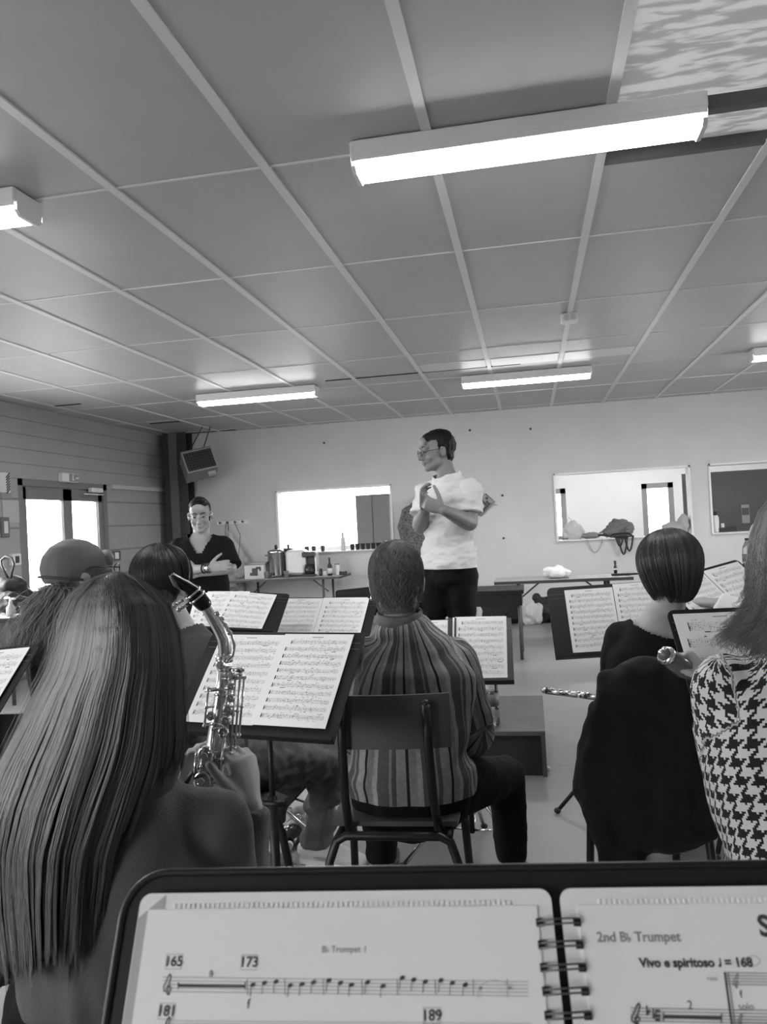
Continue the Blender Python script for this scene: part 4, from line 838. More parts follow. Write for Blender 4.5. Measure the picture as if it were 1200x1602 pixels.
def eyes(H, root, brow=.03, mouth=True):
    b = MB().use(M('eye_white', .28, .4))
    for s in (-1, 1): b.ell((s*.031, .079, .004), (.012, .008, .005), M4=H, n=10)
    b.use(mdk)
    for s in (-1, 1): b.ell((s*.031-.0, .0865, .003), (.007, .005, .0065), M4=H, n=8)
    b.build('eyes', None, root)
    b = MB().use(M('brow_hair', brow, .8))
    for s in (-1, 1): b.loft([(s*.012, .097, .028), (s*.030, .096, .034), (s*.050, .080, .030)], [.0022, .003, .0018], M4=H, n=6)
    b.build('eyebrows', None, root)
    if mouth: MB().use(M('lip_dark', .10, .5)).loft([(-.022, .088, -.063), (0, .1015, -.0625), (.022, .088, -.063)], [.0016, .0025, .0016], M4=H, n=6).build('mouth', None, root)
def glasses(H, root, v=.08, metal=.6):
    b = MB().use(M('spectacle_frame_%d' % int(v*100), v, .3, metal=metal))
    for s in (-1, 1):
        b.tube([H@V((s*.034+.024*math.cos(a), .108-.006*abs(math.cos(a)), .0+.017*math.sin(a))) for a in [2*PI*k/14 for k in range(15)]], .0018, n=5)
        b.tube([H@V((s*.058, .102, .004)), H@V((s*.078, .06, .006)), H@V((s*.086, -.0, .008)), H@V((s*.084, -.018, -.004))], .002, n=5)
    b.tube([H@V((-.011, .108, .003)), H@V((0, .114, .006)), H@V((.011, .108, .003))], .0018, n=5)
    return b.build('glasses', None, root)
def hand(mb, W, d, palm, thumb_side, curl=(20, 30, 20), s=1., thumb=(.75, .6, .25), tc=15, spread=.0, wr=.024):
    """wrist, direction to the knuckles, palm normal, direction of the thumb side"""
    W = V(W); d = V(d).normalized(); p = V(palm); p = (p-d*p.dot(d)).normalized(); l = V(thumb_side); l = (l-d*l.dot(d)-p*l.dot(p)).normalized()
    mb.loft([W-d*.01*s, W+d*.02*s, W+d*.055*s, W+d*.088*s], [(wr*s, .018*s), (.029*s, .017*s), (.039*s, .016*s), (.039*s, .013*s)], side=l, n=12)
    mb.ell(W+d*.035*s+l*.022*s+p*.008*s, (.018*s,)*3, n=10)
    for off, L, r, sp in ((.029, .073, .0085, .10), (.010, .082, .0088, .03), (-.010, .075, .0083, -.04), (-.028, .058, .0074, -.12)):
        base = W+d*(.084-abs(off)*.12)*s+l*off*s; ang = 0; pts = [base]; dd = (d+l*(sp+spread*off*20)).normalized(); cur = base
        for k, q in enumerate((.45, .30, .25)):
            ang += math.radians(curl[k]); v = dd*math.cos(ang)+p*math.sin(ang); cur = cur+v*L*q*s; pts.append(cur)
        mb.loft(pts, [r*s*1.08, r*s, r*s*.93, r*s*.82], side=l, n=8)
    b = W+d*.022*s+l*.026*s; t = (l*thumb[0]+d*thumb[1]+p*thumb[2]).normalized(); c1 = b+t*.034*s; t2 = (t+d*math.sin(math.radians(tc))+p*.15).normalized(); c2 = c1+t2*.034*s; c3 = c2+(t2+d*.15).normalized()*.026*s
    mb.loft([b, c1, c2, c3], [.014*s, .0115*s, .0105*s, .0085*s], n=8)
def armp(mb, J, sd, add=0., s=1.):
    a, b, c = J['sh'+sd], J['el'+sd], J['wr'+sd]
    mb.loft([a, a.lerp(b, .35), b], [(.050*s+add), (.046*s+add), (.038*s+add)], n=12)
    mb.loft([b, b.lerp(c, .3), c], [(.038*s+add), (.038*s+add), (.024*s+add)], n=12)
def legp(mb, J, sd, add=0., s=1., cut=1.):
    a, b, c = J['hip'+sd], J['kn'+sd], J['an'+sd]; e = b.lerp(c, cut)
    mb.loft([a, a.lerp(b, .45), b], [.088*s+add, .076*s+add, .056*s+add], n=14)
    mb.loft([b, b.lerp(c, .3), e], [.056*s+add, .054*s+add, (.034*s+add*1.6)], n=14)
def torsop(mb, J, add=0., s=1., w=1., hem=None, d=1.):
    r = J['side']; P_, W_, C_, S_, N_ = J['pel'], J['waist'], J['chest'], J['shc'], J['neck']
    pts = [P_-V((0, 0, .03)), P_+V((0, 0, .04)), W_, C_, C_.lerp(S_, .6), S_, S_.lerp(N_, .6)]
    rad = [(.150*w, .11*d), (.160*w, .118*d), (.138*w, .102*d), (.160*w, .112*d), (.165*w, .104*d), (.130*w, .084*d), (.080, .062)]
    mb.loft(pts, [(x*s+add, y*s+add) for x, y in rad], side=r, n=22, sup=.85)
    for q in 'LR': mb.ell(J['sh'+q], (.052*s+add,)*3, n=12); mb.loft([S_+V((0, 0, .01)), J['sh'+q]], [.055*s+add, .045*s+add], n=10)
def seated(pel, yaw, s=1., lean=.03, head_up=.0):
    a = math.radians(yaw); f = V((-math.sin(a), math.cos(a), 0)); r = V((math.cos(a), math.sin(a), 0)); z = V((0, 0, 1)); p = V(pel); J = {'side': r, 'f': f, 'pel': p}
    J['waist'] = p+z*.17*s; J['chest'] = p+z*.34*s+f*lean*.6; J['shc'] = p+z*.49*s+f*lean; J['neck'] = p+z*.56*s+f*(lean+.01); J['head'] = p+z*(.70+head_up)*s+f*(lean+.03)
    for q, g in (('L', -1), ('R', 1)):
        J['sh'+q] = J['shc']+r*g*.175*s-z*.025; J['el'+q] = J['sh'+q]-z*.26*s+f*.07+r*g*.04; J['wr'+q] = J['el'+q]+f*.22*s+z*.04-r*g*.06
        J['hip'+q] = p+r*g*.09-z*.02; J['kn'+q] = J['hip'+q]+f*.40*s+r*g*.05; k = J['kn'+q]; k.z = max(k.z, .47*s); J['an'+q] = V((k.x+f.x*.02, k.y+f.y*.02, .085)); J['to'+q] = J['an'+q]+f*.16+r*g*.03-z*.045
    return J
def shoes(J, root, mat, sole=None, sides='LR', nm='shoe', s=1.):
    for q in sides:
        a, t = J['an'+q], J['to'+q]; fl = J.get('floor', 0.); d = (t-a); d.z = 0; L_ = d.length; d = d/L_; hl = a-d*.055; sd = V((d.y, -d.x, 0))
        mb = MB().loft([V((hl.x, hl.y, fl+.05)), V((a.x, a.y, fl+.062)), V(((a+d*.08).x, (a+d*.08).y, fl+.05)), V(((a+d*.15).x, (a+d*.15).y, fl+.038)), V(((a+d*.20).x, (a+d*.20).y, fl+.034))], [(.036*s, .04*s), (.040*s, .05*s), (.043*s, .042*s), (.046*s, .030*s), (.036*s, .024*s)], side=sd, n=14).ell((a.x, a.y, fl+.10), (.042*s, .046*s, .03*s))
        sh = blob(nm, mb, .007, mat, root, 3)
        o = [(hl+sd*w+d*u) for u, w in ((-.03, .0), (-.02, -.026), (.05, -.034), (.16, -.04), (.24, -.036), (.275, -.015), (.275, .015), (.24, .036), (.16, .042), (.05, .034), (-.02, .026))]
        MB().use(sole or mat).prism([(v.x, v.y) for v in o], fl+.002, fl+.028).build('sole', None, sh)
def cap_hair(name, H, mat, root, keep, grow=1.05, extra=(), seed=0, amp=.003, vox=.005):
    mb = MB().ell((0, -.018, .038), (.0755*grow, .0965*grow, .0865*grow), M4=H).ell((0, -.035, -.02), (.064*grow, .060*grow, .065), M4=H)
    for c, r in extra: mb.ell(c, r, M4=H)
    Hi = np.array(H.inverted())
    def kp(co):
        l = co@Hi[:3, :3].T+Hi[:3, 3]; return keep(l[:, 0], l[:, 1], l[:, 2])
    return blob(name, mb, vox, mat, root, 3, keep=kp, disp=lambda c: amp*noise.noise(c*60)+amp*noise.noise(c*25+V((seed, 0, 0))))
def surf_strands(name, H, mat, root, n, L, rad, a0=(-PI, PI), p0=(0, 2.0), R3=(.080, .101, .091), cen=(0, -.018, .038), crown=(0, .25), lift=.004, drop=0., steps=6, lo=.2, hi=.9, keep=None, jit=.25, seed=1, clumps=0, ex=.5, zl=1.):
    """strands combed away from a crown point on an ellipsoid in head space"""
    g = np.random.default_rng(seed); a = g.uniform(a0[0], a0[1], n); p = g.uniform(p0[0], p0[1], n)**1.0
    sh = g.uniform(lo, hi, n); 
    if clumps: ca = g.uniform(a0[0], a0[1], clumps); cs = g.uniform(0, 1, clumps); k = np.abs(a[:, None]-ca[None]).argmin(1); sh = np.clip(.5*sh+.5*cs[k], 0, 1); a = a*.6+ca[k]*.4
    c, tl = math.cos(-crown[1]), math.sin(-crown[1]); P = []
    da = g.normal(0, jit, n)*.3; lf = g.uniform(.3, 1.3, n)*lift
    for s in range(steps):
        t = s/(steps-1); pp = p+t*L; aa = a+da*t
        sp = np.where(pp > PI/2, np.clip(np.sin(pp), 0, 1)**ex, np.sin(pp)); x = sp*np.sin(aa); y = -sp*np.cos(aa); z = np.cos(pp); z = np.where(z < 0, z*zl, z)
        y2 = y*math.cos(crown[1])-z*math.sin(crown[1]); z2 = y*math.sin(crown[1])+z*math.cos(crown[1])
        q = np.stack([x*(R3[0]+lf), y2*(R3[1]+lf), z2*(R3[2]+lf)], -1)+np.array(cen)
        q[:, 2] -= drop*t*t
        P.append(q)
    P = np.stack(P, 1)
    if keep is not None: k = keep(P[:, 0, 0], P[:, 0, 1], P[:, 0, 2]) & keep(P[:, -1, 0], P[:, -1, 1], P[:, -1, 2]); P = P[k]; sh = sh[k]
    Hn = np.array(H); P = P@Hn[:3, :3].T+Hn[:3, 3]
    return strands(name, P, rad, mat, root, sh)
hk_short = lambda x, y, z: ((y < .045) & (z > .0)) & ~((np.abs(x) < .06) & (y > .06) & (z < .08)) | ((y < -.03) & (z > -.075)) | ((z > .075))
def figure(label, J, H, skinm, vox=.0075, hands=None, group=None, headkw={}, s=1., w=1., d=1.):
    root = thing('person', label, 'person', (J['pel'].x, J['pel'].y, J.get('floor', 0.)), group)
    mb = MB(); torsop(mb, J, -.004, s, w, d=d)
    mb.loft([J['neck']-V((0, 0, .05)), J['neck'], H@V((0, -.022, -.045))], [(.062, .058), (.056, .056), (.054, .056)], n=14)
    head_parts(mb, H, **headkw)
    for q in 'LR':
        armp(mb, J, q, 0, s*J.get('arm', 1.)); legp(mb, J, q, -.004, s)
        hv = (hands or {}).get(q)
        wr, el = J['wr'+q], J['el'+q]; dd = (wr-el).normalized()
        if hv is None: hand(mb, wr, dd, (0, 0, -1) if abs(dd.z) < .8 else J['f'], J['side']*(1 if q == 'L' else -1), (25, 35, 25), s)
        elif hv != 'none': hand(mb, wr, **hv)
        a, t = J['an'+q], J['to'+q]; mb.loft([a, a+V((0, 0, -.03)), t], [(.032*s), .034*s, .022*s], n=10)
    blob('body', mb, vox, skinm, root, 3)
    return root
def garment_top(J, root, mat, add=.012, s=1., w=1., sleeve=1., amp=.006, keep=None, vox=.009, name='shirt', sleeve_add=.010, attr=None, seed=0, d=1., hem=.0, smooth=5, fx=(7, 7, 13), hemw=1.):
    mb = MB(); torsop(mb, J, add, s, w, d=d)
    if hem: mb.loft([J['pel']+V((0, 0, .06)), J['pel']-V((0, 0, hem+.03))], [(.163*w*s*hemw+add, .12*s*d+add)]*2, side=J['side'], n=22, cap='flat')
    for q in 'LR': mb.ell(J['shc'].lerp(J['sh'+q], .55)-V((0, 0, .05)), (.078*s+add, .074*s+add, .075*s+add), n=14)
    if hem:
        kz, k0 = J['pel'].z-hem, keep
        def keep(co, k0=k0, kz=kz, pz=np.array(J['pel'])): return (k0(co) if k0 else True) & ((co[:, 2] > kz) | (np.abs((co-pz)@np.array(J['side'])) > .24))
    for q in 'LR':
        a, b, c = J['sh'+q], J['el'+q], J['wr'+q]
        if sleeve < 1:
            e = a.lerp(b, sleeve/.5 if sleeve < .5 else 1.); e2 = e
            mb.loft([a, a.lerp(e, .5), e], [.052*s+sleeve_add, .052*s+sleeve_add, .050*s+sleeve_add*1.5], n=14, cap='flat')
            if sleeve > .5: e = b.lerp(c, (sleeve-.5)*2); mb.loft([b, e], [.046*s+sleeve_add, .040*s+sleeve_add], n=14, cap='flat'); mb.ell(b, (.046*s+sleeve_add,)*3, n=12)
        else:
            mb.loft([a, a.lerp(b, .4), b, b.lerp(c, .45), c], [.052*s+sleeve_add, .052*s+sleeve_add, .044*s+sleeve_add, .042*s+sleeve_add, .029*s+sleeve_add], n=14, cap='flat')
    return blob(name, mb, vox, mat, root, smooth, keep=keep, disp=folds(amp, fx, seed))
def trousers(J, root, mat, add=.012, s=1., w=1., amp=.006, ha=None, cut=.93, vox=.01, name='trousers', d=1.):
    mb = MB(); ha = add if ha is None else ha; P_ = J['pel']; mb.loft([P_-V((0, 0, .05)), P_+V((0, 0, .10))], [(.158*w*s+ha, .115*s*d+ha), (.150*w*s+ha, .108*s*d+ha)], side=J['side'], n=20)
    for q in 'LR': legp(mb, J, q, add, s, cut)
    fz = J.get('floor', 0.)+.078; return blob(name, mb, vox, mat, root, 5, keep=lambda co: co[:, 2] > fz, disp=folds(amp, (11, 11, 15), 5))
def necksphere(J, r, c=None, depth=.0):
    n = J['neck'] if c is None else c
    c0 = np.array(n)
    return lambda co: np.linalg.norm(co-c0, axis=1) > r
mhair_dark = attrmat('dark_hair', 'shade', .38, .006, .05); mhair_grey = attrmat('grey_hair', 'shade', .5, .04, .22); mhair_girl = attrmat('long_light_brown_hair', 'shade', .38, .014, .24, spec=.4)
mhair_bob = attrmat('bobbed_brown_hair', 'shade', .36, .012, .085); mhair_blond = attrmat('fair_hair', 'shade', .42, .06, .34)
mh_base = M('hair_base_dark', .02, .7); mh_base2 = M('hair_base_brown', .05, .7)  # plain dark and brown hair colours under the strands
mblkcloth = M('black_cotton', .010, .9, bump=.1, scale=300, spec=.2); mtee = M('white_cotton', .68, .8, bump=.1, scale=200)
mtrs = M('black_trousers', .008, .85, bump=.1, scale=200, spec=.2)
# ---------------------------------------------------------------- conductor
z0 = 4.62
C = lambda px, py, dz=0.: atC(px, py, z0+dz)
fw = V((-.62, -.78, 0)).normalized(); sd = V((.78, -.62, 0)).normalized()
J = dict(arm=1.22, side=sd, f=fw, floor=.236, pel=C(702, 884), waist=C(702, 845), chest=C(703, 800), shc=C(703, 765, -.0), neck=C(698, 741, -.01),
         shR=C(668, 768, .10), elR=C(657, 822, .02), wrR=C(664, 800, -.20), shL=C(736, 766, -.08), elL=C(735, 818, -.14), wrL=C(694, 798, -.30),
         hipR=C(684, 900, .05), hipL=C(722, 900, -.03))
for q, xk, xa, dz in (('R', 672, 668, .02), ('L', 724, 730, -.02)):
    J['kn'+q] = C(xk, 1000, dz-.02); a = C(xa, 1100, dz); a.z = .236+.085; J['an'+q] = a; J['to'+q] = a+fw*.16+V((0, 0, -.045))
H = headM(C(684, 707), (-.93, -.42, -.06), (-.06, 0, 1), 1.0)
root = figure('person standing in white t-shirt, glasses and black trousers, hands together', J, H, msk3, vox=.0055,
              hands={'R': dict(d=(-.05, .0, 1), palm=(.8, -.2, .1), thumb_side=(.1, -1, .2), curl=(15, 35, 30), s=1.1), 'L': dict(d=(-.75, -.05, .35), palm=(-.2, .5, .3), thumb_side=(-.1, -.3, 1), curl=(30, 45, 30), s=1.12)})
garment_top(J, root, mtee, .016, sleeve=.36, amp=.012, fx=(10, 10, 26), keep=necksphere(J, .078, J['neck']+V((0, 0, .012))), hem=.02, hemw=1.04, name='t_shirt', vox=.007, sleeve_add=.020, d=1.02)
trousers(J, root, mtrs, .012, ha=.002); shoes(J, root, mdk)
cap_hair('hair', H, M('black_hair', .006, .55, spec=.25), root, lambda x, y, z: ((z > .062) & (y < .083)) | ((y < .020) & (z > .020)) | ((y < -.035) & (z > -.085)) | ((y < .012) & (np.abs(x) > .05) & (z > .0)), extra=(((0, .03, .085), (.062, .055, .035)), ((0, -.02, .09), (.06, .08, .045))), grow=1.06)
eyes(H, root, .02); glasses(H, root, .06)
solo(MB().use(mdk).box(C(742, 850, -.25), (.0, .0, .0)), 'x', mdk, 'x', 'x') if False else None
# ---------------------------------------------------------------- man with crossed arms
z0 = 5.4
fw = V((.25, -.97, 0)).normalized(); sd = V((-.97, -.25, 0)).normalized()
J = dict(side=sd, f=fw, pel=C(320, 922), waist=C(318, 895), chest=C(315, 870), shc=C(314, 849), neck=C(315, 839),
         shR=C(281, 856, .0), elR=C(280, 893, -.12), wrR=C(326, 889, -.27), shL=C(349, 853, .02), elL=C(362, 889, -.06), wrL=C(312, 897, -.17), hipR=C(303, 930), hipL=C(338, 930))
for q, xk in (('R', 302), ('L', 340)):
    J['kn'+q] = C(xk, 1030, -.05); a = C(xk, 1120, .0); a.z = .085; J['an'+q] = a; J['to'+q] = a+fw*.16+V((0, 0, -.045))
H = headM(C(313, 806, -.02), (.30, -.92, -.22), (0, -.1, 1), .98)
root = figure('person in black v-neck top and glasses standing with crossed arms', J, H, msk2, vox=.006,
              hands={'R': dict(d=(.9, .1, .1), palm=(0, 1, -.2), thumb_side=(-.1, -.2, 1), curl=(15, 30, 30)), 'L': dict(d=(-.9, .1, .0), palm=(0, 1, 0), thumb_side=(0, 0, 1), curl=(20, 30, 20))})
nk = np.array(J['neck']+V((0, 0, .015)))
def vneck(co):
    d_ = co-nk; front = d_@np.array(fw) > 0; r_ = np.linalg.norm(d_, axis=1); dn = -d_[:, 2]; lat = np.abs(d_@np.array(sd))
    return ~((r_ < .080) | (front & (dn > 0) & (dn < .125) & (lat < .075*(1-dn/.125)+.012)))
garment_top(J, root, mblkcloth, .018, sleeve=.47, amp=.005, keep=vneck, vox=.007, name='v_neck_top', sleeve_add=.020)
trousers(J, root, mtrs, .014); shoes(J, root, mdk)
cap_hair('hair', H, M('black_hair', .008, .45), root, lambda x, y, z: ((z > .070) & (y < .083)) | ((y < .015) & (z > .025)) | ((y < -.035) & (z > -.080)) | ((y < .01) & (np.abs(x) > .05) & (z > .002)), extra=(((0, .03, .088), (.06, .052, .032)),), grow=1.05)
eyes(H, root, .03); glasses(H, root, .5)
MB().use(mdk).lathe(J['wrR'], [(.034, -.012), (.035, 0), (.034, .012)], n=16, axis=J['wrR']-J['elR']).lathe(J['wrR'], [(.034, -.04), (.035, -.036), (.034, -.032)], n=16, axis=J['wrR']-J['elR']).use(mchrome).ell(J['wrR']+V((0, -.036, .0)), (.014, .006, .016)).build('watch_and_bracelet', None, root)
# ---------------------------------------------------------------- chairs
def chair(label, c, yaw, legs='all', panelm=None, s=1., zb=None, pw=.19, hw=1.):
    """c = centre of the back panel"""
    a = math.radians(yaw); R_ = Matrix.Translation((c[0], c[1], 0))@Matrix.Rotation(a, 4, 'Z'); zb = zb or c[2]
    r = thing('school_chair', label, 'chair', (c[0], c[1], 0), 'school chairs')
    pm = panelm or M('chair_panel_grey', .085, .5, bump=.05, scale=60)
    b = MB().use(pm); n = 12; pts = []
    for k in range(n+1): u = -1+2*k/n; pts.append((u*pw, -.0-.02*(1-u*u)))
    b.prism(pts+[(x, y+.012) for x, y in reversed(pts)], zb-.078, zb+.078, R_); b.build('backrest', None, r)
    b = MB().use(pm).prism([(-.19, .06), (.19, .06), (.2, .3), (.17, .42), (-.17, .42), (-.2, .3)], .445, .46, R_); b.build('seat', None, r)
    fm = M('chair_frame_black', .012, .4)
    for q in (-1, 1):
        MB().use(fm).tube([R_@V(p) for p in ((q*.125, -.032, zb+.055), (q*.125, -.036, zb-.05), (q*.13, -.01, .55), (q*.135, .05, .435), (q*.14, .2, .43))], .0135).ell(R_@V((q*.125, -.032, zb+.055)), (.0135,)*3, n=10).build('back_post', None, r)
    for yy, yo in ((.02, -.06), (.36, .43)):
        MB().use(fm).tube([R_@V(p) for p in ((-.205*hw, yo, 0), (-.19*hw, yy+(yo-yy)*.2, .36), (-.17*hw, yy, .415), (-.14*hw, yy, .432), (.14*hw, yy, .432), (.17*hw, yy, .415), (.19*hw, yy+(yo-yy)*.2, .36), (.205*hw, yo, 0))], .0135).build('leg_hoop', None, r)
    for q in (-1, 1): MB().use(fm).tube([R_@V((q*.165, .02, .425)), R_@V((q*.165, .36, .425))], .0115).build('side_rail', None, r)
    return r
cp = atC(603, 1128, 2.30); chair('school chair with grey back panel under the striped-shirt man', cp, 2)
# ---------------------------------------------------------------- striped-shirt man
z0 = 2.5
J = seated(C(642, 1225), 2, 1.0, .03)
J.update(chest=C(640, 1110, .02), waist=C(640, 1175, -.01), shc=C(640, 1018, .05), neck=C(626, 975, .05), shL=C(567, 1030, .06), shR=C(712, 1030, .05), elR=C(745, 1150, .18), wrR=C(706, 1180, .42), elL=C(548, 1150, .2), wrL=C(600, 1170, .42),
         hipR=C(685, 1240, .05), knR=C(792, 1212, .40), anR=C(800, 1345, .42), hipL=C(600, 1245, .05), knL=C(592, 1235, .42), anL=C(597, 1350, .47))
for q in 'LR': J['an'+q].z = .085; J['to'+q] = J['an'+q]+V((.0, .16, -.045))
H = headM(C(621, 912, .06), (-.10, 1, -.05), (0, 0, 1), 1.04)
root = figure('person seated in a striped shirt with short grey hair, back to the camera', J, H, msk3, vox=.007, w=1.12)
mstripe = M('striped_shirt', .2, .8, bump=.15, scale=250); nt, N, L, bs = nodes(mstripe)
at_ = N.new('ShaderNodeAttribute'); at_.attribute_name = 'stripe'; fr = mathn(nt, 'FRACT', mathn(nt, 'MULTIPLY', at_.outputs['Fac'], 1/.107)); cr = N.new('ShaderNodeValToRGB'); cr.color_ramp.interpolation = 'CONSTANT'; L.new(fr, cr.inputs[0])
for k, (p_, v_) in enumerate(((0, .008), (.07, .23), (.25, .33), (.36, .08), (.62, .21), (.68, .08), (.78, .27))):
    e = cr.color_ramp.elements[0] if k == 0 else (cr.color_ramp.elements[1] if k == 1 else cr.color_ramp.elements.new(p_)); e.position = p_; e.color = (v_, v_, v_, 1)
nz = N.new('ShaderNodeTexNoise'); nz.inputs['Scale'].default_value = 40; L.new(mathn(nt, 'MULTIPLY', cr.outputs[0], mathn(nt, 'MULTIPLY_ADD', nz.outputs['Fac'], .7, .65)), bs.inputs['Base Color'])
nk = np.array(J['neck']+V((0, 0, .045)))
sh = garment_top(J, root, mstripe, .022, w=1.16, amp=.010, keep=lambda co: np.linalg.norm(co-nk, axis=1) > .072, hem=.03, name='striped_shirt', vox=.008, sleeve_add=.022, seed=3, fx=(8, 8, 10), smooth=4)
def seg_coord(co, a, b):
    a, b = np.array(a), np.array(b); d = b-a; L_ = np.linalg.norm(d); d /= L_; t = np.clip((co-a)@d, 0, L_); q = co-(a+t[:, None]*d); x = np.cross(d, [0, .3, .95]); x /= np.linalg.norm(x); y = np.cross(d, x)
    return np.linalg.norm(q, axis=1), np.arctan2(q@y, q@x), t
def paint(me, J, nm, tw=.17, arm_r=.066, vec=False):
    co = coords(me); sdv = np.array(J['side']); u = (co-np.array(J['chest']))@sdv; fv = np.array(J['f']); w_ = (co-np.array(J['chest']))@fv; ang = np.arctan2(u, -w_*1.4); u = ang*tw; v = co[:, 2].copy(); 
    for q, g in (('L', -1), ('R', 1)):
        for a, b in ((J['sh'+q], J['el'+q]), (J['el'+q], J['wr'+q])):
            d_, an, t = seg_coord(co, a, b); m_ = (d_ < arm_r+.03) & ((co-np.array(J['chest']))@sdv*g > tw*.80) | (d_ < arm_r+.02) & (w_ > .12)
            u[m_] = an[m_]*arm_r+g*.5; v[m_] = (co[:, 2] if abs((b-a).normalized().z) > .5 else t)[m_]
    at = me.attributes.new(nm, 'FLOAT_VECTOR' if vec else 'FLOAT', 'POINT')
    if vec: at.data.foreach_set('vector', np.stack([u, v, 0*u], 1).astype(np.float32).ravel())
    else: at.data.foreach_set('value', u.astype(np.float32))
paint(sh.data, J, 'stripe')
cn = MB().use(M('collar_cloth', .10, .8, var=.03, vscale=30)).loft([J['neck']+V((.071*math.cos(t), .066*math.sin(t)-.004, .018+.012*math.sin(t))) for t in [2*PI*k/18 for k in range(19)]], [(.024, .007)]*19, side=(0, 0, 1), n=8, cap='flat').build('collar', None, root)
trousers(J, root, mtrs, .016, w=1.12); shoes(J, root, mdk)
kp = lambda x, y, z: ((z > .02) | ((y < -.02) & (z > -.10)) | ((y < .01) & (z > -.0))) & ~((y > .05) & (z < .075))
cap_hair('hair', H, mh_base2, root, kp, grow=1.02, extra=(((0, -.030, -.05), (.055, .048, .045)),))
surf_strands('hair_strands', H, mhair_grey, root, 7500, .22, .0008, ex=.28, zl=1.4, p0=(0, 2.72), keep=kp, crown=(0, .35), lift=.006, steps=5, clumps=260, seed=3, jit=.6)
MB().use(mchrome).tube([H@V((-.080, -.012, -.035)), H@V((-.082, -.016, -.05))], .004).build('hearing_aid', None, root)
# ---------------------------------------------------------------- short-haired woman and the coat on her chair
z0 = 2.6
J = seated(C(1030, 1235), 8, .95, .04)
J.update(chest=C(1030, 1090), waist=C(1028, 1160), shc=C(1035, 990, .03), neck=C(1044, 955, .04), shL=C(974, 1000, .05), shR=C(1098, 995, .04), elL=C(962, 1090, .12), wrL=C(985, 1100, .36), elR=C(1112, 1090, .12), wrR=C(1060, 1110, .36))
J['hipL'] = C(1000, 1240, .05); J['hipR'] = C(1062, 1240, .05); J['knL'] = C(985, 1220, .42); J['knR'] = C(1075, 1220, .45); J['anL'] = C(985, 1330, .40); J['anR'] = C(1062, 1318, .55)
for q in 'LR': J['an'+q].z = .085; J['to'+q] = J['an'+q]+V((.05, .15, -.045))
H = headM(C(1044, 893, .03), (-.32, .93, -.16), (0, 0, 1), .98)
root = figure('person with short dark bobbed hair in a wide-necked black top, seated', J, H, msk2, vox=.0075, w=.95)
nk = np.array(J['neck']+V((0, 0, .03)))
def wideneck(co): d_ = co-nk; lat = d_@np.array(J['side']); return ~((np.abs(lat) < .125) & (np.abs(d_[:, 2]) < .2) & (d_[:, 2] > -.060-.045*(1-(lat/.125)**2)))
garment_top(J, root, mblkcloth, .012, w=.97, amp=.004, keep=wideneck, name='black_top', vox=.008, sleeve_add=.012); trousers(J, root, M('dark_skirt_cloth', .012, .8, spec=.2), .012)
shoes(J, root, M('light_trainer', .42, .6), M('trainer_sole', .6, .5))
Hi = np.array(H.inverted())
def bobkeep(co):
    l = co@Hi[:3, :3].T+Hi[:3, 3]; return ~((l[:, 1] > .045) & (l[:, 2] < .05) & (np.abs(l[:, 0]) < .07))
mb = MB().ell((0, -.022, .034), (.096, .113, .098), M4=H).ell((0, -.055, -.018), (.084, .070, .072), M4=H).ell((.0, -.05, -.065), (.058, .055, .035), M4=H).ell((0, -.01, -.01), (.088, .080, .07), M4=H)
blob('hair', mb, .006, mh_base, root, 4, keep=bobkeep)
g = np.random.default_rng(5); n = 4200; K = 12; a = g.uniform(-PI*.99, PI*.99, n); t = np.linspace(0, 1, K)[None]; cl = g.uniform(-PI, PI, 170); ci = np.abs(a[:, None]-cl[None]).argmin(1); csh = g.uniform(0, 1, 170)[ci]
p_end = np.where(np.abs(a) < 1.0, 2.78, 2.45)+g.normal(0, .07, n)-.35*(np.abs(a) > 2.4); pp = .05+g.uniform(0, .5, n)[:, None]+(p_end[:, None]-.05-.3)*t
aa = a[:, None]*(1-.10*t)+(cl[ci]-a)[:, None]*.45*t+.18*np.sin(t*3)*np.sign(a)[:, None]*0
rr = 1.0+g.uniform(0, .05, n)[:, None]+.05*np.sin(np.pi*np.clip(t*1.1, 0, 1)); sp = np.where(pp > PI/2, np.sqrt(np.clip(np.sin(pp), 0, 1)), np.sin(pp)); x = sp*np.sin(aa)*.097*rr; y = -sp*np.cos(aa)*.113*rr-.024; z = np.cos(pp)*.101*rr+.036
tail = np.clip(pp-1.75, 0, 1); x *= 1-.12*tail; y = y+.008*tail*(y < 0); z -= .045*tail
P = np.stack([x, y, z], -1); k = ~((P[:, -1, 1] > .05) & (P[:, -1, 2] < .04)); Hn = np.array(H); P = P[k]@Hn[:3, :3].T+Hn[:3, 3]
strands('hair_strands', P, .0010, mhair_bob, root, (.55*csh+.45*g.uniform(0, 1, n))[k])
# chair and coat
cp2 = atC(1022, 1098, 2.36); chair('school chair hidden under the dark coat, only its feet showing', cp2, 6, pw=.14, hw=.74)
z0 = 2.30
mcoat = M('dark_wool_coat', .010, .95, bump=.2, scale=180, sheen=.05, spec=.2)
root = thing('coat', 'heavy black wool coat draped over the chair of the short-haired woman', 'coat', C(1020, 1100))
mb = MB().loft([C(1022, 1056), C(1018, 1085), C(1014, 1130), C(1009, 1190), C(1012, 1250), C(1020, 1296)], [(.115, .06), (.150, .07), (.165, .055), (.19, .065), (.205, .075), (.185, .07)], side=(1, 0, 0), n=28, sup=.75)
mb.loft([C(942, 1120, .05), C(925, 1180, .06), C(921, 1235, .05), C(950, 1290, .02), C(982, 1340, .0)], [.05, .055, .055, .06, .055], n=14).loft([C(958, 1290), C(962, 1348, -.01)], [(.055, .03), (.045, .025)], side=(1, 0, 0)).loft([C(1095, 1130, .05), C(1112, 1230, .04), C(1105, 1285, .02)], [.04, .045, .04], n=12)
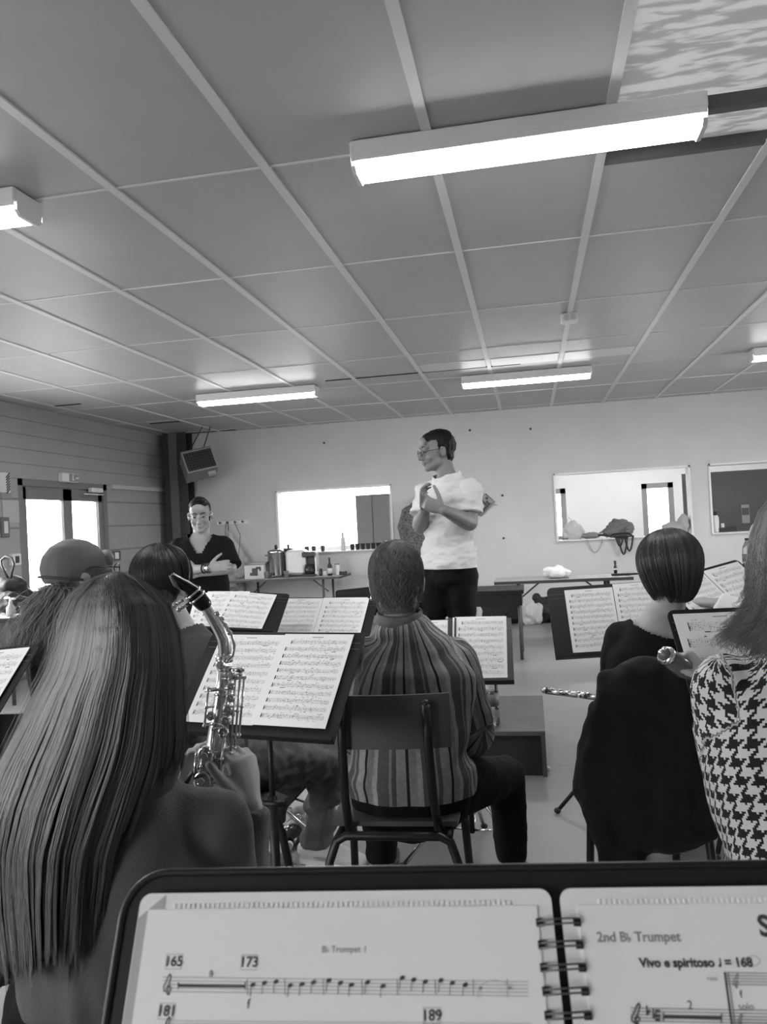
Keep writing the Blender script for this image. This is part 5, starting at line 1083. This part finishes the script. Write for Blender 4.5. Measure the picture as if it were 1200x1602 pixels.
mb.loft([C(950, 1062, .03), C(1000, 1046, .02), C(1060, 1048, .02), C(1092, 1068, .03)], [.03, .032, .032, .028], n=12)
blob('coat_cloth', mb, .010, mcoat, root, 4, disp=lambda c: .020*noise.noise(V((c.x*13, c.y*6, c.z*2.2)))+.006*noise.noise(c*22))
# flute held towards the lap
fa, fb = atC(851, 1080, 2.85), atC(962, 1094, 2.62); fd = (fb-fa)
root = thing('flute', 'silver flute pointing left out from the black coat', 'flute', fa)
MB().use(mchrome).tube([fa, fa+fd*.55], .0095, n=14).tube([fa+fd*.5, fa+fd*.62], .0115, n=14).tube([fa+fd*.6, fb], .0095, n=14).build('flute_tube', None, root)
b = MB().use(mchrome).lathe(fa, [(.011, -.004), (.012, .012)], n=14, axis=fd)
for k in range(6): q = fa+fd*(.12+.13*k); b.ell(q+V((0, -.004, .010)), (.008, .008, .004), n=10)
b.build('key_cups', None, root); MB().use(mdk).tube([fa+fd*.05+V((0, 0, -.009)), fa+fd*.9+V((0, 0, -.009))], .003, n=6).build('key_rod', None, root)
# ---------------------------------------------------------------- person in jeans left of the striped man
z0 = 2.6
J = seated(C(320, 1185), -45, .98, .04)
J.update(chest=C(300, 1080), shc=C(290, 1012), neck=C(280, 985), waist=C(308, 1135), shL=C(238, 1030, .08), shR=C(322, 1028, -.10), hipR=C(345, 1195, .0), knR=C(516, 1184, .48), anR=C(492, 1312, .52), hipL=C(330, 1190, .12), knL=C(462, 1184, .5), anL=C(372, 1300, .45), elR=C(372, 1110, .0), wrR=C(420, 1100, .25), elL=C(300, 1110, .3), wrL=C(390, 1090, .45))
J['anR'] = atZ(497, 1318, .085); J['anL'].z = .085; J['toR'] = J['anR']+V((.155, -.04, -.045)); J['toL'] = J['anL']+V((.1, .1, -.04))
H = headM(C(258, 917, .0), (.25, .95, -.1), (0, 0, 1), 1.0)
root = figure('person in jeans and a white trainer with smooth dark hair behind the long-haired player', J, H, msk2, vox=.008, w=.95)
nk = np.array(J['neck']+V((0, 0, .045)))
garment_top(J, root, M('grey_jersey', .07, .85, bump=.2, scale=200), .013, keep=lambda co: np.linalg.norm(co-nk, axis=1) > .085, name='jersey'); 
mjean = M('faded_denim', .105, .8, bump=.25, scale=260, var=.05, vscale=7); trousers(J, root, mjean, .018, amp=.024, cut=.93, name='jeans', s=1.05)
shoes(J, root, M('white_trainer_leather', .5, .5), M('white_trainer_sole', .6, .5), s=1.05, nm='trainer')
a_, t_ = J['anR'], J['toR']; d = (t_-a_); d.z = 0; d.normalize(); sd_ = V((d.y, -d.x, 0)); b = MB().use(mwhite)
for k in range(5): c = a_+d*(.045+.02*k); b.tube([V((c.x, c.y, .105-.010*k))-sd_*.024, V((c.x, c.y, .112-.010*k)), V((c.x, c.y, .105-.010*k))+sd_*.024], .0035, n=6)
b.build('laces', None, root); b = MB().use(M('swoosh_grey', .25, .5)); pts = [(.02, .045), (.05, .035), (.09, .038), (.14, .062), (.095, .048), (.055, .048)]
nr = sd_ if (sd_@V((0, -1, 0))) > 0 else -sd_
hl = a_-d*.02; b.add([V((hl.x, hl.y, 0))+d*u+nr*.0455+V((0, 0, z)) for u, z in pts], [tuple(range(6))]); b.build('side_flash', None, root)
kp = lambda x, y, z: ~((y > .055) & (z < .06)) & ~((y > .0) & (z < -.02))
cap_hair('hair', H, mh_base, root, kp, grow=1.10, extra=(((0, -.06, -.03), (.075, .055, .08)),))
surf_strands('hair_strands', H, mhair_dark, root, 2600, 1.5, .0009, p0=(.05, .8), keep=kp, crown=(0, .2), R3=(.087, .110, .100), steps=9, clumps=100, seed=6)
MB().use(mdk).loft([H@V((.090*math.cos(t), .03+.02*math.sin(t)*0-.02*(1-math.sin(t)), .02+.112*math.sin(t))) for t in [PI*k/14 for k in range(15)]], [(.006, .003)]*15, side=(0, 1, 0), n=6).build('hair_band', None, root)
chair('school chair of the person in jeans, hidden behind the score stand', V((J['pel'].x-.14, J['pel'].y-.14, .78)), -40)
# ---------------------------------------------------------------- person with the cap
z0 = 2.5
J = seated(C(140, 1200), 10, 1., .04)
J.update(chest=C(140, 1075), shc=C(135, 1000), neck=C(128, 968), waist=C(140, 1140), shL=C(70, 1025, .05), shR=C(210, 1020, .0), elL=C(78, 1120, .15), wrL=C(110, 1130, .35), elR=C(215, 1120, .1), wrR=C(190, 1130, .35))
H = headM(C(125, 905, .0), (.62, .75, -.05), (0, 0, 1), 1.0)
root = figure('person in a smooth grey cap with a wavy ponytail, back turned, by the door', J, H, msk3, vox=.008)
nk = np.array(J['neck']+V((0, 0, .045)))
garment_top(J, root, M('dark_floral_cloth', .05, .85, var=.045, vscale=40), .014, keep=lambda co: np.linalg.norm(co-nk, axis=1) > .08, name='patterned_top'); trousers(J, root, mtrs)
shoes(J, root, mdk)
Hi = np.array(H.inverted())
def capkeep(co): l = co@Hi[:3, :3].T+Hi[:3, 3]; return l[:, 2] > -.005-.10*np.clip(-l[:, 1]-.0, 0, 1)+.15*np.clip(l[:, 1], 0, 1)
mb = MB().ell((0, -.018, .034), (.086, .106, .094), M4=H)
blob('cap', mb, .006, M('grey_jersey_cap', .095, .7, bump=.12, scale=200, sheen=.2), root, 3, keep=capkeep)
MB().use(M('cap_band', .04, .7)).loft([H@V((.0865*math.cos(t), -.018+.1065*math.sin(t), -.004+.15*max(0, -.018+.1065*math.sin(t))-.10*max(0, .018-.1065*math.sin(t))*-1)) for t in [2*PI*k/28 for k in range(29)]], [(.004, .0012)]*29, side=(0, 0, 1), n=6).build('cap_band', None, root)
glasses(H@Matrix.Translation((0, .004, .03)), root, .05)
g = np.random.default_rng(9); n = 1600; K = 18; t = np.linspace(0, 1, K)
S0_ = H@V((-.02, -.10, -.035)); pts = [S0_, C(92, 930, -.10), C(72, 965, -.12), C(58, 1000, -.12), C(47, 1030, -.10)]
from mathutils.geometry import interpolate_bezier
def spline(pts, K):
    P = np.array([tuple(p) for p in pts]); u = np.linspace(0, len(P)-1, K); i = np.clip(u.astype(int), 0, len(P)-2); f = (u-i)[:, None]
    p0 = P[np.clip(i-1, 0, None)]; p1 = P[i]; p2 = P[i+1]; p3 = P[np.clip(i+2, None, len(P)-1)]
    return .5*(2*p1+(p2-p0)*f+(2*p0-5*p1+4*p2-p3)*f**2+(3*p1-p0-3*p2+p3)*f**3)
base = spline(pts, K); off = g.normal(0, 1, (n, 1, 3))*np.array([.028, .02, .012]); wv = .006*np.sin(t[None, :, None]*22+g.uniform(0, 6, (n, 1, 1)))*np.array([1, .6, .2])
P = base[None]+off*(.35+1.0*np.sin(t*2.4)[None, :, None])+wv*t[None, :, None]*1.6
strands('ponytail', P, .0010, attrmat('ponytail_hair', 'shade', .5, .05, .30), root, g.uniform(0, 1, n))
chair('school chair of the person in the cap, hidden behind long hair', V((J['pel'].x-.02, J['pel'].y-.22, .78)), 8)
# ---------------------------------------------------------------- person with white sleeve at far right
z0 = 3.05
J = seated(C(1262, 1120), 25, 1., .05)
J.update(elL=C(1205, 985, .0), wrL=C(1122, 944, .10), shL=C(1215, 905, .05))
H = headM(J['head'], (-.3, .9, -.1)); root = figure('person mostly hidden at the right edge, one white sleeve reaching to a score', J, H, msk2, hands={'L': dict(d=(-.8, .5, .1), palm=(0, .2, -1), thumb_side=(.3, 1, 0), curl=(20, 30, 20))})
garment_top(J, root, M('white_blouse', .74, .7, bump=.15), .014, name='white_blouse', sleeve_add=.022, amp=.008); trousers(J, root, mtrs); shoes(J, root, mdk)
cap_hair('hair', H, mh_base2, root, lambda x, y, z: ~((y > .05) & (z < .07)), grow=1.08)
chair('school chair at the far right under the person with the white sleeve', V((J['pel'].x+.09, J['pel'].y-.2, .78)), 25)
# ---------------------------------------------------------------- person in houndstooth
z0 = 1.42
J = seated(C(1272, 1440), 4, .98, .05)
J.update(chest=C(1262, 1200), shc=C(1245, 1085), neck=C(1262, 1035), waist=C(1278, 1340), shL=C(1138, 1078, .02), elL=C(1212, 1330, .10), wrL=C(1112, 1070, .30), shR=C(1385, 1085), elR=C(1420, 1300), wrR=C(1360, 1250, .3), pel=C(1290, 1450)); J['knL'] = C(1235, 1400, .42); J['anL'] = C(1225, 1500, .5); J['anL'].z = .085; J['toL'] = J['anL']+V((.03, .16, -.045))
H = headM(C(1265, 880, .02), (-.45, .85, -.1), (0, 0, 1), 1.0)
root = figure('person in a black and white houndstooth jacket with long fair hair, right edge', J, H, msk2, vox=.007, hands={'L': dict(d=(-.5, .4, .8), palm=(-.6, .3, -.4), thumb_side=(.3, -1, 0), curl=(45, 55, 40), s=.85)})
mh = M('houndstooth_weave', .5, .85, bump=.25, scale=350); nt, N, L, bs = nodes(mh)
at_ = N.new('ShaderNodeAttribute'); at_.attribute_name = 'weave'; sx = N.new('ShaderNodeSeparateXYZ'); L.new(at_.outputs['Vector'], sx.inputs[0])
TS = .031/8
rot = lambda p, q, a_: mathn(nt, 'ADD', mathn(nt, 'MULTIPLY', p, math.cos(a_)/TS), mathn(nt, 'MULTIPLY', q, math.sin(a_)/TS))
ux = mathn(nt, 'FLOOR', rot(sx.outputs[0], sx.outputs[1], .15)); uy = mathn(nt, 'FLOOR', rot(sx.outputs[1], sx.outputs[0], -.15))
def fm(a_, m_): return mathn(nt, 'FLOORED_MODULO', a_, m_)
wx = mathn(nt, 'LESS_THAN', fm(ux, 8.), 3.5); wy = mathn(nt, 'LESS_THAN', fm(uy, 8.), 3.5); tw = mathn(nt, 'LESS_THAN', fm(mathn(nt, 'SUBTRACT', ux, uy), 4.), 1.5)
pat = mathn(nt, 'ADD', mathn(nt, 'MULTIPLY', wx, tw), mathn(nt, 'MULTIPLY', wy, mathn(nt, 'SUBTRACT', 1., tw)))
L.new(mathn(nt, 'MULTIPLY_ADD', pat, .66, .012), bs.inputs['Base Color'])
nk = np.array(J['neck']+V((0, 0, .05)))
sh = garment_top(J, root, mh, .020, amp=.010, keep=lambda co: np.linalg.norm(co-nk, axis=1) > .09, name='houndstooth_jacket', sleeve_add=.020, hem=.08, vox=.006, fx=(5, 5, 8), hemw=1.05)
paint(sh.data, J, 'weave', tw=.17, arm_r=.066, vec=True)
trousers(J, root, mtrs); shoes(J, root, mdk)
cap_hair('hair', H, M('fair_hair_base', .10, .6), root, lambda x, y, z: ~((y > .05) & (z < .07)), grow=1.03, extra=(((0, -.04, -.06), (.070, .055, .09)),))
g = np.random.default_rng(12); n = 4200; K = 22; yy = np.array([765, 800, 840, 880, 920, 950, 975, 1000, 1030, 1060, 1100.]); Lx = np.array([1215, 1186, 1172, 1168, 1168, 1170, 1160, 1138, 1140, 1150, 1160.]); Rx = np.array([1300, 1335, 1350, 1360, 1370, 1375, 1380, 1385, 1385, 1380, 1370.])
a = g.uniform(0, 1, n)**1.15; y1 = 985+a*130+g.normal(0, 14, n); y0 = 768+g.uniform(0, 20, n); P = np.zeros((n, K, 3)); cl = g.uniform(0, 1, 90); ci = np.abs(a[:, None]-cl).argmin(1); csh = g.uniform(0, 1, 90)[ci]
for k in range(K):
    t = k/(K-1); y = y0+(y1-y0)*t; al = a+(cl[ci]-a)*.5*t; lx = np.interp(y, yy, Lx); rx = np.interp(y, yy, Rx); x = lx+(rx-lx)*al+g.normal(0, 1, n)*6*t*t-18*np.clip(t-.75, 0, 1)*4*(1-a)**2*g.uniform(.2, 1.6, n)
    zz = 1.40+.03-(.135+.02*t)*np.sqrt(np.clip(1-(2*al-1)**2, 0, 1))
    r_ = np.stack([x-600, y-801, np.full(n, F)], -1)@RM.T*(zz/F)[:, None]; P[:, k] = r_+np.array([0, 0, EYE])
strands('long_hair', P, .0008, mhair_blond, root, .5*csh+.5*g.uniform(0, 1, n))
chair('school chair at the right edge under the houndstooth jacket', V((J['pel'].x, J['pel'].y-.2, .60)), 4)
# small capped mouthpiece in the hand
ma, mbb = atC(1040, 1024, 1.70), atC(1078, 1052, 1.74); root = thing('capped_mouthpiece', 'small glossy capped mouthpiece held left of the houndstooth shoulder', 'mouthpiece', ma); d = (mbb-ma)
MB().use(M('grey_gloss', .10, .15)).loft([ma, ma+d*.3, ma+d*.75, ma+d*1.05], [.015, .021, .023, .016], n=16).build('cap_shell', None, root)
MB().use(mchrome).lathe(ma, [(.017, -.002), (.0215, .004), (.0215, .009)], n=16, axis=d).ell(ma+V((-.008, -.005, .006)), (.006, .006, .006)).ell(ma+V((-.002, -.01, .014)), (.005,)*3).build('ligature', None, root)
# ---------------------------------------------------------------- long-haired saxophonist
z0 = 1.22
J = seated(C(165, 1660), -6, .95, .04)
J.update(chest=C(175, 1430), waist=C(170, 1560), shc=C(178, 1275, .01), neck=C(190, 1165, .03), shL=C(5, 1300, .0), shR=C(335, 1292, .02), elR=C(372, 1500, .16), wrR=C(392, 1262, .185), elL=C(-25, 1510, .14), wrL=C(285, 1240, .36), pel=C(165, 1680))
H = headM(C(190, 1012, .045), (.12, 1, -.10), (0, 0, 1), .90)
root = figure('person with very long straight hair in a grey sweater holding a saxophone', J, H, msk2, vox=.0045, w=.92, s=.94,
              hands={'R': dict(d=(-.16, .05, 1), palm=(-.85, .35, .05), thumb_side=(-.45, -1, .1), curl=(35, 55, 40), s=.92, thumb=(.62, .95, .10), tc=8, wr=.024),
                     'L': dict(d=(.35, .1, 1), palm=(.9, -.25, 0), thumb_side=(-.1, 1, .1), curl=(20, 40, 35), s=.88, wr=.022)})
nk = np.array(J['neck']+V((0, 0, .04)))
garment_top(J, root, M('grey_knit_sweater', .07, .85, bump=.3, scale=300, sheen=.15), .012, w=.95, s=.96, keep=lambda co: np.linalg.norm(co-nk, axis=1) > .075, name='sweater', vox=.006, hem=.06, amp=.009, fx=(14, 9, 5), sleeve_add=.010, smooth=16)
for q in 'R': MB().use(MATS['grey_knit_sweater']).lathe(J['wrR'].lerp(J['elR'], .12), [(.031, -.012), (.034, -.008), (.034, .012), (.033, .03)], n=20, axis=J['elR']-J['wrR']).build('cuff', None, root)
trousers(J, root, mtrs); shoes(J, root, mdk); chair('school chair under the saxophone player, hidden by the nearest stand', V((J['pel'].x, J['pel'].y-.22, .60)), -6)
# hair: inner mass, then strands following the silhouette
TY = np.array([893, 900, 912, 930, 947, 983, 1019, 1055, 1091, 1127, 1163, 1200, 1270, 1340, 1420, 1520.])
TL = np.array([182, 152, 129, 113, 104, 93, 84, 71, 50, 33, 14, -6, -34, -46, -40, -22.])
TR_ = np.array([186, 210, 229, 250, 265, 278, 283, 287, 288, 290, 292, 288, 268, 240, 226, 205.])
TD = np.array([.02, .045, .065, .085, .098, .110, .114, .114, .112, .112, .115, .12, .13, .135, .137, .137])
def hpt(x, y, z): r = np.stack([np.asarray(x, float)-600, np.asarray(y, float)-801, np.full(np.shape(x), F)], -1)@RM.T*(np.asarray(z)/F)[..., None]; return r+np.array([0, 0, EYE])
mb = MB(); n_ = 26; vs, fs = [], []
rows = np.linspace(900, 1425, 30)
for y in rows:
    l, r_, d_ = np.interp(y, TY, TL)+5, np.interp(y, TY, TR_)-5, np.interp(y, TY, TD)-.006
    for k in range(n_):
        th = 2*PI*k/n_; dd = d_ if math.sin(th) > 0 else (d_*.75 if y < 1040 else -.02+.0*d_)
        vs.append(tuple(hpt((l+r_)/2+(r_-l)/2*math.cos(th), y, 1.235-dd*abs(math.sin(th))*(1 if math.sin(th) > 0 else -1))))
for i in range(len(rows)-1):
    for k in range(n_): fs.append((i*n_+k, i*n_+(k+1) % n_, (i+1)*n_+(k+1) % n_, (i+1)*n_+k))
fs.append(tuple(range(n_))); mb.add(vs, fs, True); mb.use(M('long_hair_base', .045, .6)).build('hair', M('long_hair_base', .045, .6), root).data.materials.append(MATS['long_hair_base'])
g = np.random.default_rng(21); n = 13000; K = 26
a = g.uniform(-1, 1, n); NC = 120; cl = np.sort(g.uniform(-1, 1, NC)); ci = np.abs(a[:, None]-cl).argmin(1); csh = (g.uniform(0, 1, NC)**1.4)[ci]
yend = np.interp(cl, [-1, -.6, -.2, .2, .45, .6, .75, 1], [1500, 1530, 1505, 1500, 1480, 1330, 1215, 1195])[ci]-22+g.normal(0, 12, n)+g.normal(0, 14, NC)[ci]
layer = g.uniform(0, 1, n); P = np.zeros((n, K, 3)); ystart = 894+g.uniform(0, 1, n)**1.5*70+np.abs(a)**2.2*14; ph = g.uniform(0, 6.28, NC)[ci]; ph2 = g.uniform(0, 6.28, n)
lk = g.normal(0, .03, NC)[ci]; k1 = g.normal(0, 1, 24); k2 = g.normal(0, 1, 90); f1 = np.interp(a, np.linspace(-1, 1, 24), k1); f2 = np.interp(a, np.linspace(-1, 1, 90), k2); g1 = np.interp(a, np.linspace(-1, 1, 17), g.uniform(0, 1, 17))
for k in range(K):
    t = k/(K-1); y = ystart+(yend-ystart)*t**1.08; dn = np.clip((y-960)/450, 0, 1.2)
    al = a+(cl[ci]-a)*np.clip(dn, 0, 1)**1.5*.16+lk*dn+.016*np.sin(y/75+ph)*dn+.012*np.sin(y/50+ph2)*dn
    al = np.clip(al, -1.0, 1.0) if k < 10 else np.clip(al, -1.04, 1.04)
    l, r_, d_ = np.interp(y, TY, TL), np.interp(y, TY, TR_), np.interp(y, TY, TD); l = l+(1-np.clip((y-893)/60, 0, 1))*0
    r_ = np.where(y > 1163, 292-(292-r_)*np.clip((1-np.clip(al, 0, 1)*.0), 0, 1), r_)
    x = (l+r_)/2+(r_-l)/2*al; z = 1.235-(d_+.004+.016*layer*np.clip(dn+.3, 0, 1)+(.005*f1+.001*f2)*dn)*np.sqrt(np.clip(1-al**2, 0, 1))
    P[:, k] = hpt(x, y, z)
strands('hair_strands', P, .00075, mhair_girl, root, np.clip(.22*csh+.48*g1+.30*g.uniform(0, 1, n), 0, 1))
# hair over the front of the head (seen only from the side) and a few flyaways
n = 1500; a = g.choice([-1, 1], n)*g.uniform(.35, 1, n); P = np.zeros((n, 14, 3)); ys = 895+g.uniform(0, 40, n); ye = g.uniform(1100, 1230, n)
for k in range(14):
    t = k/13; y = ys+(ye-ys)*t; l, r_, d_ = np.interp(y, TY, TL), np.interp(y, TY, TR_), np.interp(y, TY, TD); al = np.clip(a, -.99, .99); P[:, k] = hpt((l+r_)/2+(r_-l)/2*al, y, 1.235+d_*.85*np.sqrt(1-al**2))
strands('front_hair_strands', P, .0008, mhair_girl, root, g.uniform(0, .7, n))
n = 260; a = g.uniform(-1, 1, n); P = np.zeros((n, 16, 3)); ys = 892+g.uniform(0, 40, n); ye = ys+g.uniform(60, 320, n); o = g.uniform(2, 13, n)*np.where(a > 0, .6, 1.2)
for k in range(16):
    t = k/15; y = ys+(ye-ys)*t-o*np.sin(t*3)*.8; l, r_ = np.interp(y, TY, TL), np.interp(y, TY, TR_); s_ = np.sign(a)*(.75+.25*np.abs(a)); P[:, k] = hpt((l+r_)/2+((r_-l)/2+o*np.sin(t*2.6))*s_, y, 1.22-.05*(1-np.abs(a)))
strands('flyaway_hair', P, .0004, mhair_girl, root, g.uniform(.5, 1, n), tip=.5)
# ---------------------------------------------------------------- alto saxophone
mbrass = M('lacquered_brass', .66, .26, metal=1.); mbrass2 = M('silver_key', .72, .15, metal=1.); mebon = M('ebonite', .012, .2)
S = lambda px, py, dz=0.: atC(px, py, 1.42+dz)
sax = thing('saxophone', 'shiny alto saxophone held upright beside the long hair', 'saxophone', S(335, 1250))
body = [(353, 1040), (350, 1080), (345, 1120), (339, 1165), (332, 1210), (322, 1270), (312, 1340)]
br = [.0125, .0145, .0165, .0195, .022, .026, .030]
MB().use(mbrass).loft([S(x, y) for x, y in body], br, n=24, cap='flat').build('body_tube', None, sax)
bow = [S(312, 1340), S(312, 1390, .02), S(325, 1430, .07), S(345, 1420, .12), S(352, 1370, .14)]
MB().use(mbrass).loft(bow, [.030, .033, .035, .037, .038], n=22, cap='flat').lathe(S(312, 1340), [(.0335, -.006), (.0335, .006)], n=20, axis=S(312, 1340)-S(322, 1270)).build('bow', None, sax)
bax = S(366, 1250, .15)-S(352, 1370, .14)
MB().use(mbrass).loft([S(352, 1372, .14), S(357, 1330, .145), S(361, 1290, .15)], [.038, .042, .048], n=24, cap='open').lathe(S(361, 1292, .15), [(.048, 0), (.056, .02), (.063, .03), (.061, .032), (.052, .02), (.044, -.03)], n=28, axis=bax).build('bell', None, sax)
nk_ = [(350, 1034), (352, 1018), (350, 1000), (343, 985), (333, 968), (322, 950), (313, 936)]
MB().use(mbrass).loft([S(x, y, -.0-.02*(1034-y)/100) for x, y in nk_], [.0118, .0118, .0115, .0110, .0102, .0094, .0088], n=20, cap='flat').lathe(S(351, 1030), [(.0150, -.007), (.0155, -.003), (.0155, .004), (.0150, .007)], n=20, axis=S(350, 1015)-S(352, 1040)).build('neck', None, sax)
m0, m1, m2 = S(318, 944, -.018), S(300, 925, -.025), S(270, 899, -.035)
MB().use(mebon).loft([m0, m0.lerp(m1, .5), m1, m1.lerp(m2, .45), m2], [(.0145, .0145), (.0155, .0155), (.0145, .0140), (.0115, .009), (.008, .0025)], side=(0, 1, 0), n=20).build('mouthpiece', None, sax)
MB().use(M('cane_reed', .34, .6)).loft([m1+S(0, 6)-S(0, 0)+V((-.004, -.012, 0)), m1.lerp(m2, .5)+V((-.006, -.0125, -.002)), m2+V((.001, -.006, .0))], [(.0065, .0015), (.0065, .001), (.006, .0005)], side=(.5, .3, -.8), n=8).build('reed', None, sax)
lg = m0.lerp(m1, .55); ax_ = (m1-m0)
b = MB().use(mbrass2).lathe(lg, [(.0165, -.003), (.0175, -.001), (.0165, .001)], n=18, axis=ax_).lathe(lg+ax_*.35, [(.0160, -.003), (.017, -.001), (.016, .001)], n=18, axis=ax_)
for q in (lg+V((-.014, -.010, -.012)), lg+ax_*.35+V((-.014, -.010, -.012))): b.tube([q, q+V((-.010, -.006, -.006))], .003, n=8).ell(q+V((-.013, -.008, -.008)), (.0048,)*3, n=8)
b.build('ligature', None, sax)
b = MB().use(mbrass2).loft([S(356, 1034, -.03), S(364, 1026, -.03), S(367, 1010, -.03), S(362, 992, -.035), S(350, 975, -.035), S(338, 962, -.03)], [.0026]*6, n=8)
for x, y in ((347, 968), (353, 978), (340, 960), (359, 990)): b.ell(S(x, y, -.03), (.0055, .005, .0045), n=10)
b.build('octave_key', None, sax)
for i, (x, y0_, y1_, dx, dz) in enumerate(((360, 1062, 1170, -5, -.02), (368, 1058, 1178, -7, -.022), (376, 1055, 1170, -9, -.018), (382, 1060, 1150, -8, -.010), (326, 1078, 1135, -6, -.02), (333, 1140, 1215, -8, -.03), (352, 1150, 1225, -10, -.03), (308, 1180, 1222, -3, -.02), (318, 1172, 1226, -6, -.026))):
    b = MB().use(mbrass2).tube([S(x, y0_, dz), S(x+dx, y1_, dz)], .0022 if i != 7 else .0042, n=8)
    for t in (0, .5, 1): q = S(x+dx*t, y0_+(y1_-y0_)*t, dz); b.ell(q, (.0042, .0042, .0042), n=8).tube([q, q+V((-.016 if x > 340 else .014, .004, 0))], .0018, n=6)
    b.build('key_rod', None, sax)
for i, (x, y, r_) in enumerate(((362, 1056, .007), (362, 1074, .007), (361, 1092, .008), (357, 1110, .009), (354, 1128, .009), (350, 1146, .010), (322, 1182, .017), (330, 1205, .017), (317, 1222, .018), (345, 1040, .008), (330, 1120, .008))):
    c_ = S(x, y, -.022-.0006*i); MB().use(mbrass2).lathe(c_, [(r_*.5, -.004), (r_, -.002), (r_, .003), (r_*.8, .004)], n=20, axis=(-.2, -1, .1)).lathe(c_+V((0, -.004, 0)), [(r_*.45, -.001), (r_*.35, .003)], n=14, axis=(-.2, -1, .1)).build('key_cup', None, sax)
for x, y in ((352, 1046), (349, 1085), (344, 1130), (336, 1180)):
    rr_ = np.interp(y, [p_[1] for p_ in body], br); MB().use(mbrass2).lathe(S(x, y), [(rr_+.001, -.003), (rr_+.002, 0), (rr_+.001, .003)], n=22, axis=S(353, 1040)-S(339, 1165)).build('body_ring', None, sax)
MB().use(mbrass2).tube([S(360, 1048, -.01), S(372, 1048, -.015)], .003, n=8).ell(S(375, 1048, -.016), (.010, .005, .005)).build('palm_key', None, sax)
MB().use(mbrass2).tube([S(358, 1063, -.02), S(385, 1059, -.02)], .003, n=8).tube([S(322, 1080, -.02), S(358, 1078, -.02)], .003, n=8).build('key_guard', None, sax)
MB().use(mdk).tube([S(335, 1180, .025), S(300, 1210, .03), J['neck']+V((.05, .12, -.10))], .004, n=6).build('neck_strap', None, sax)
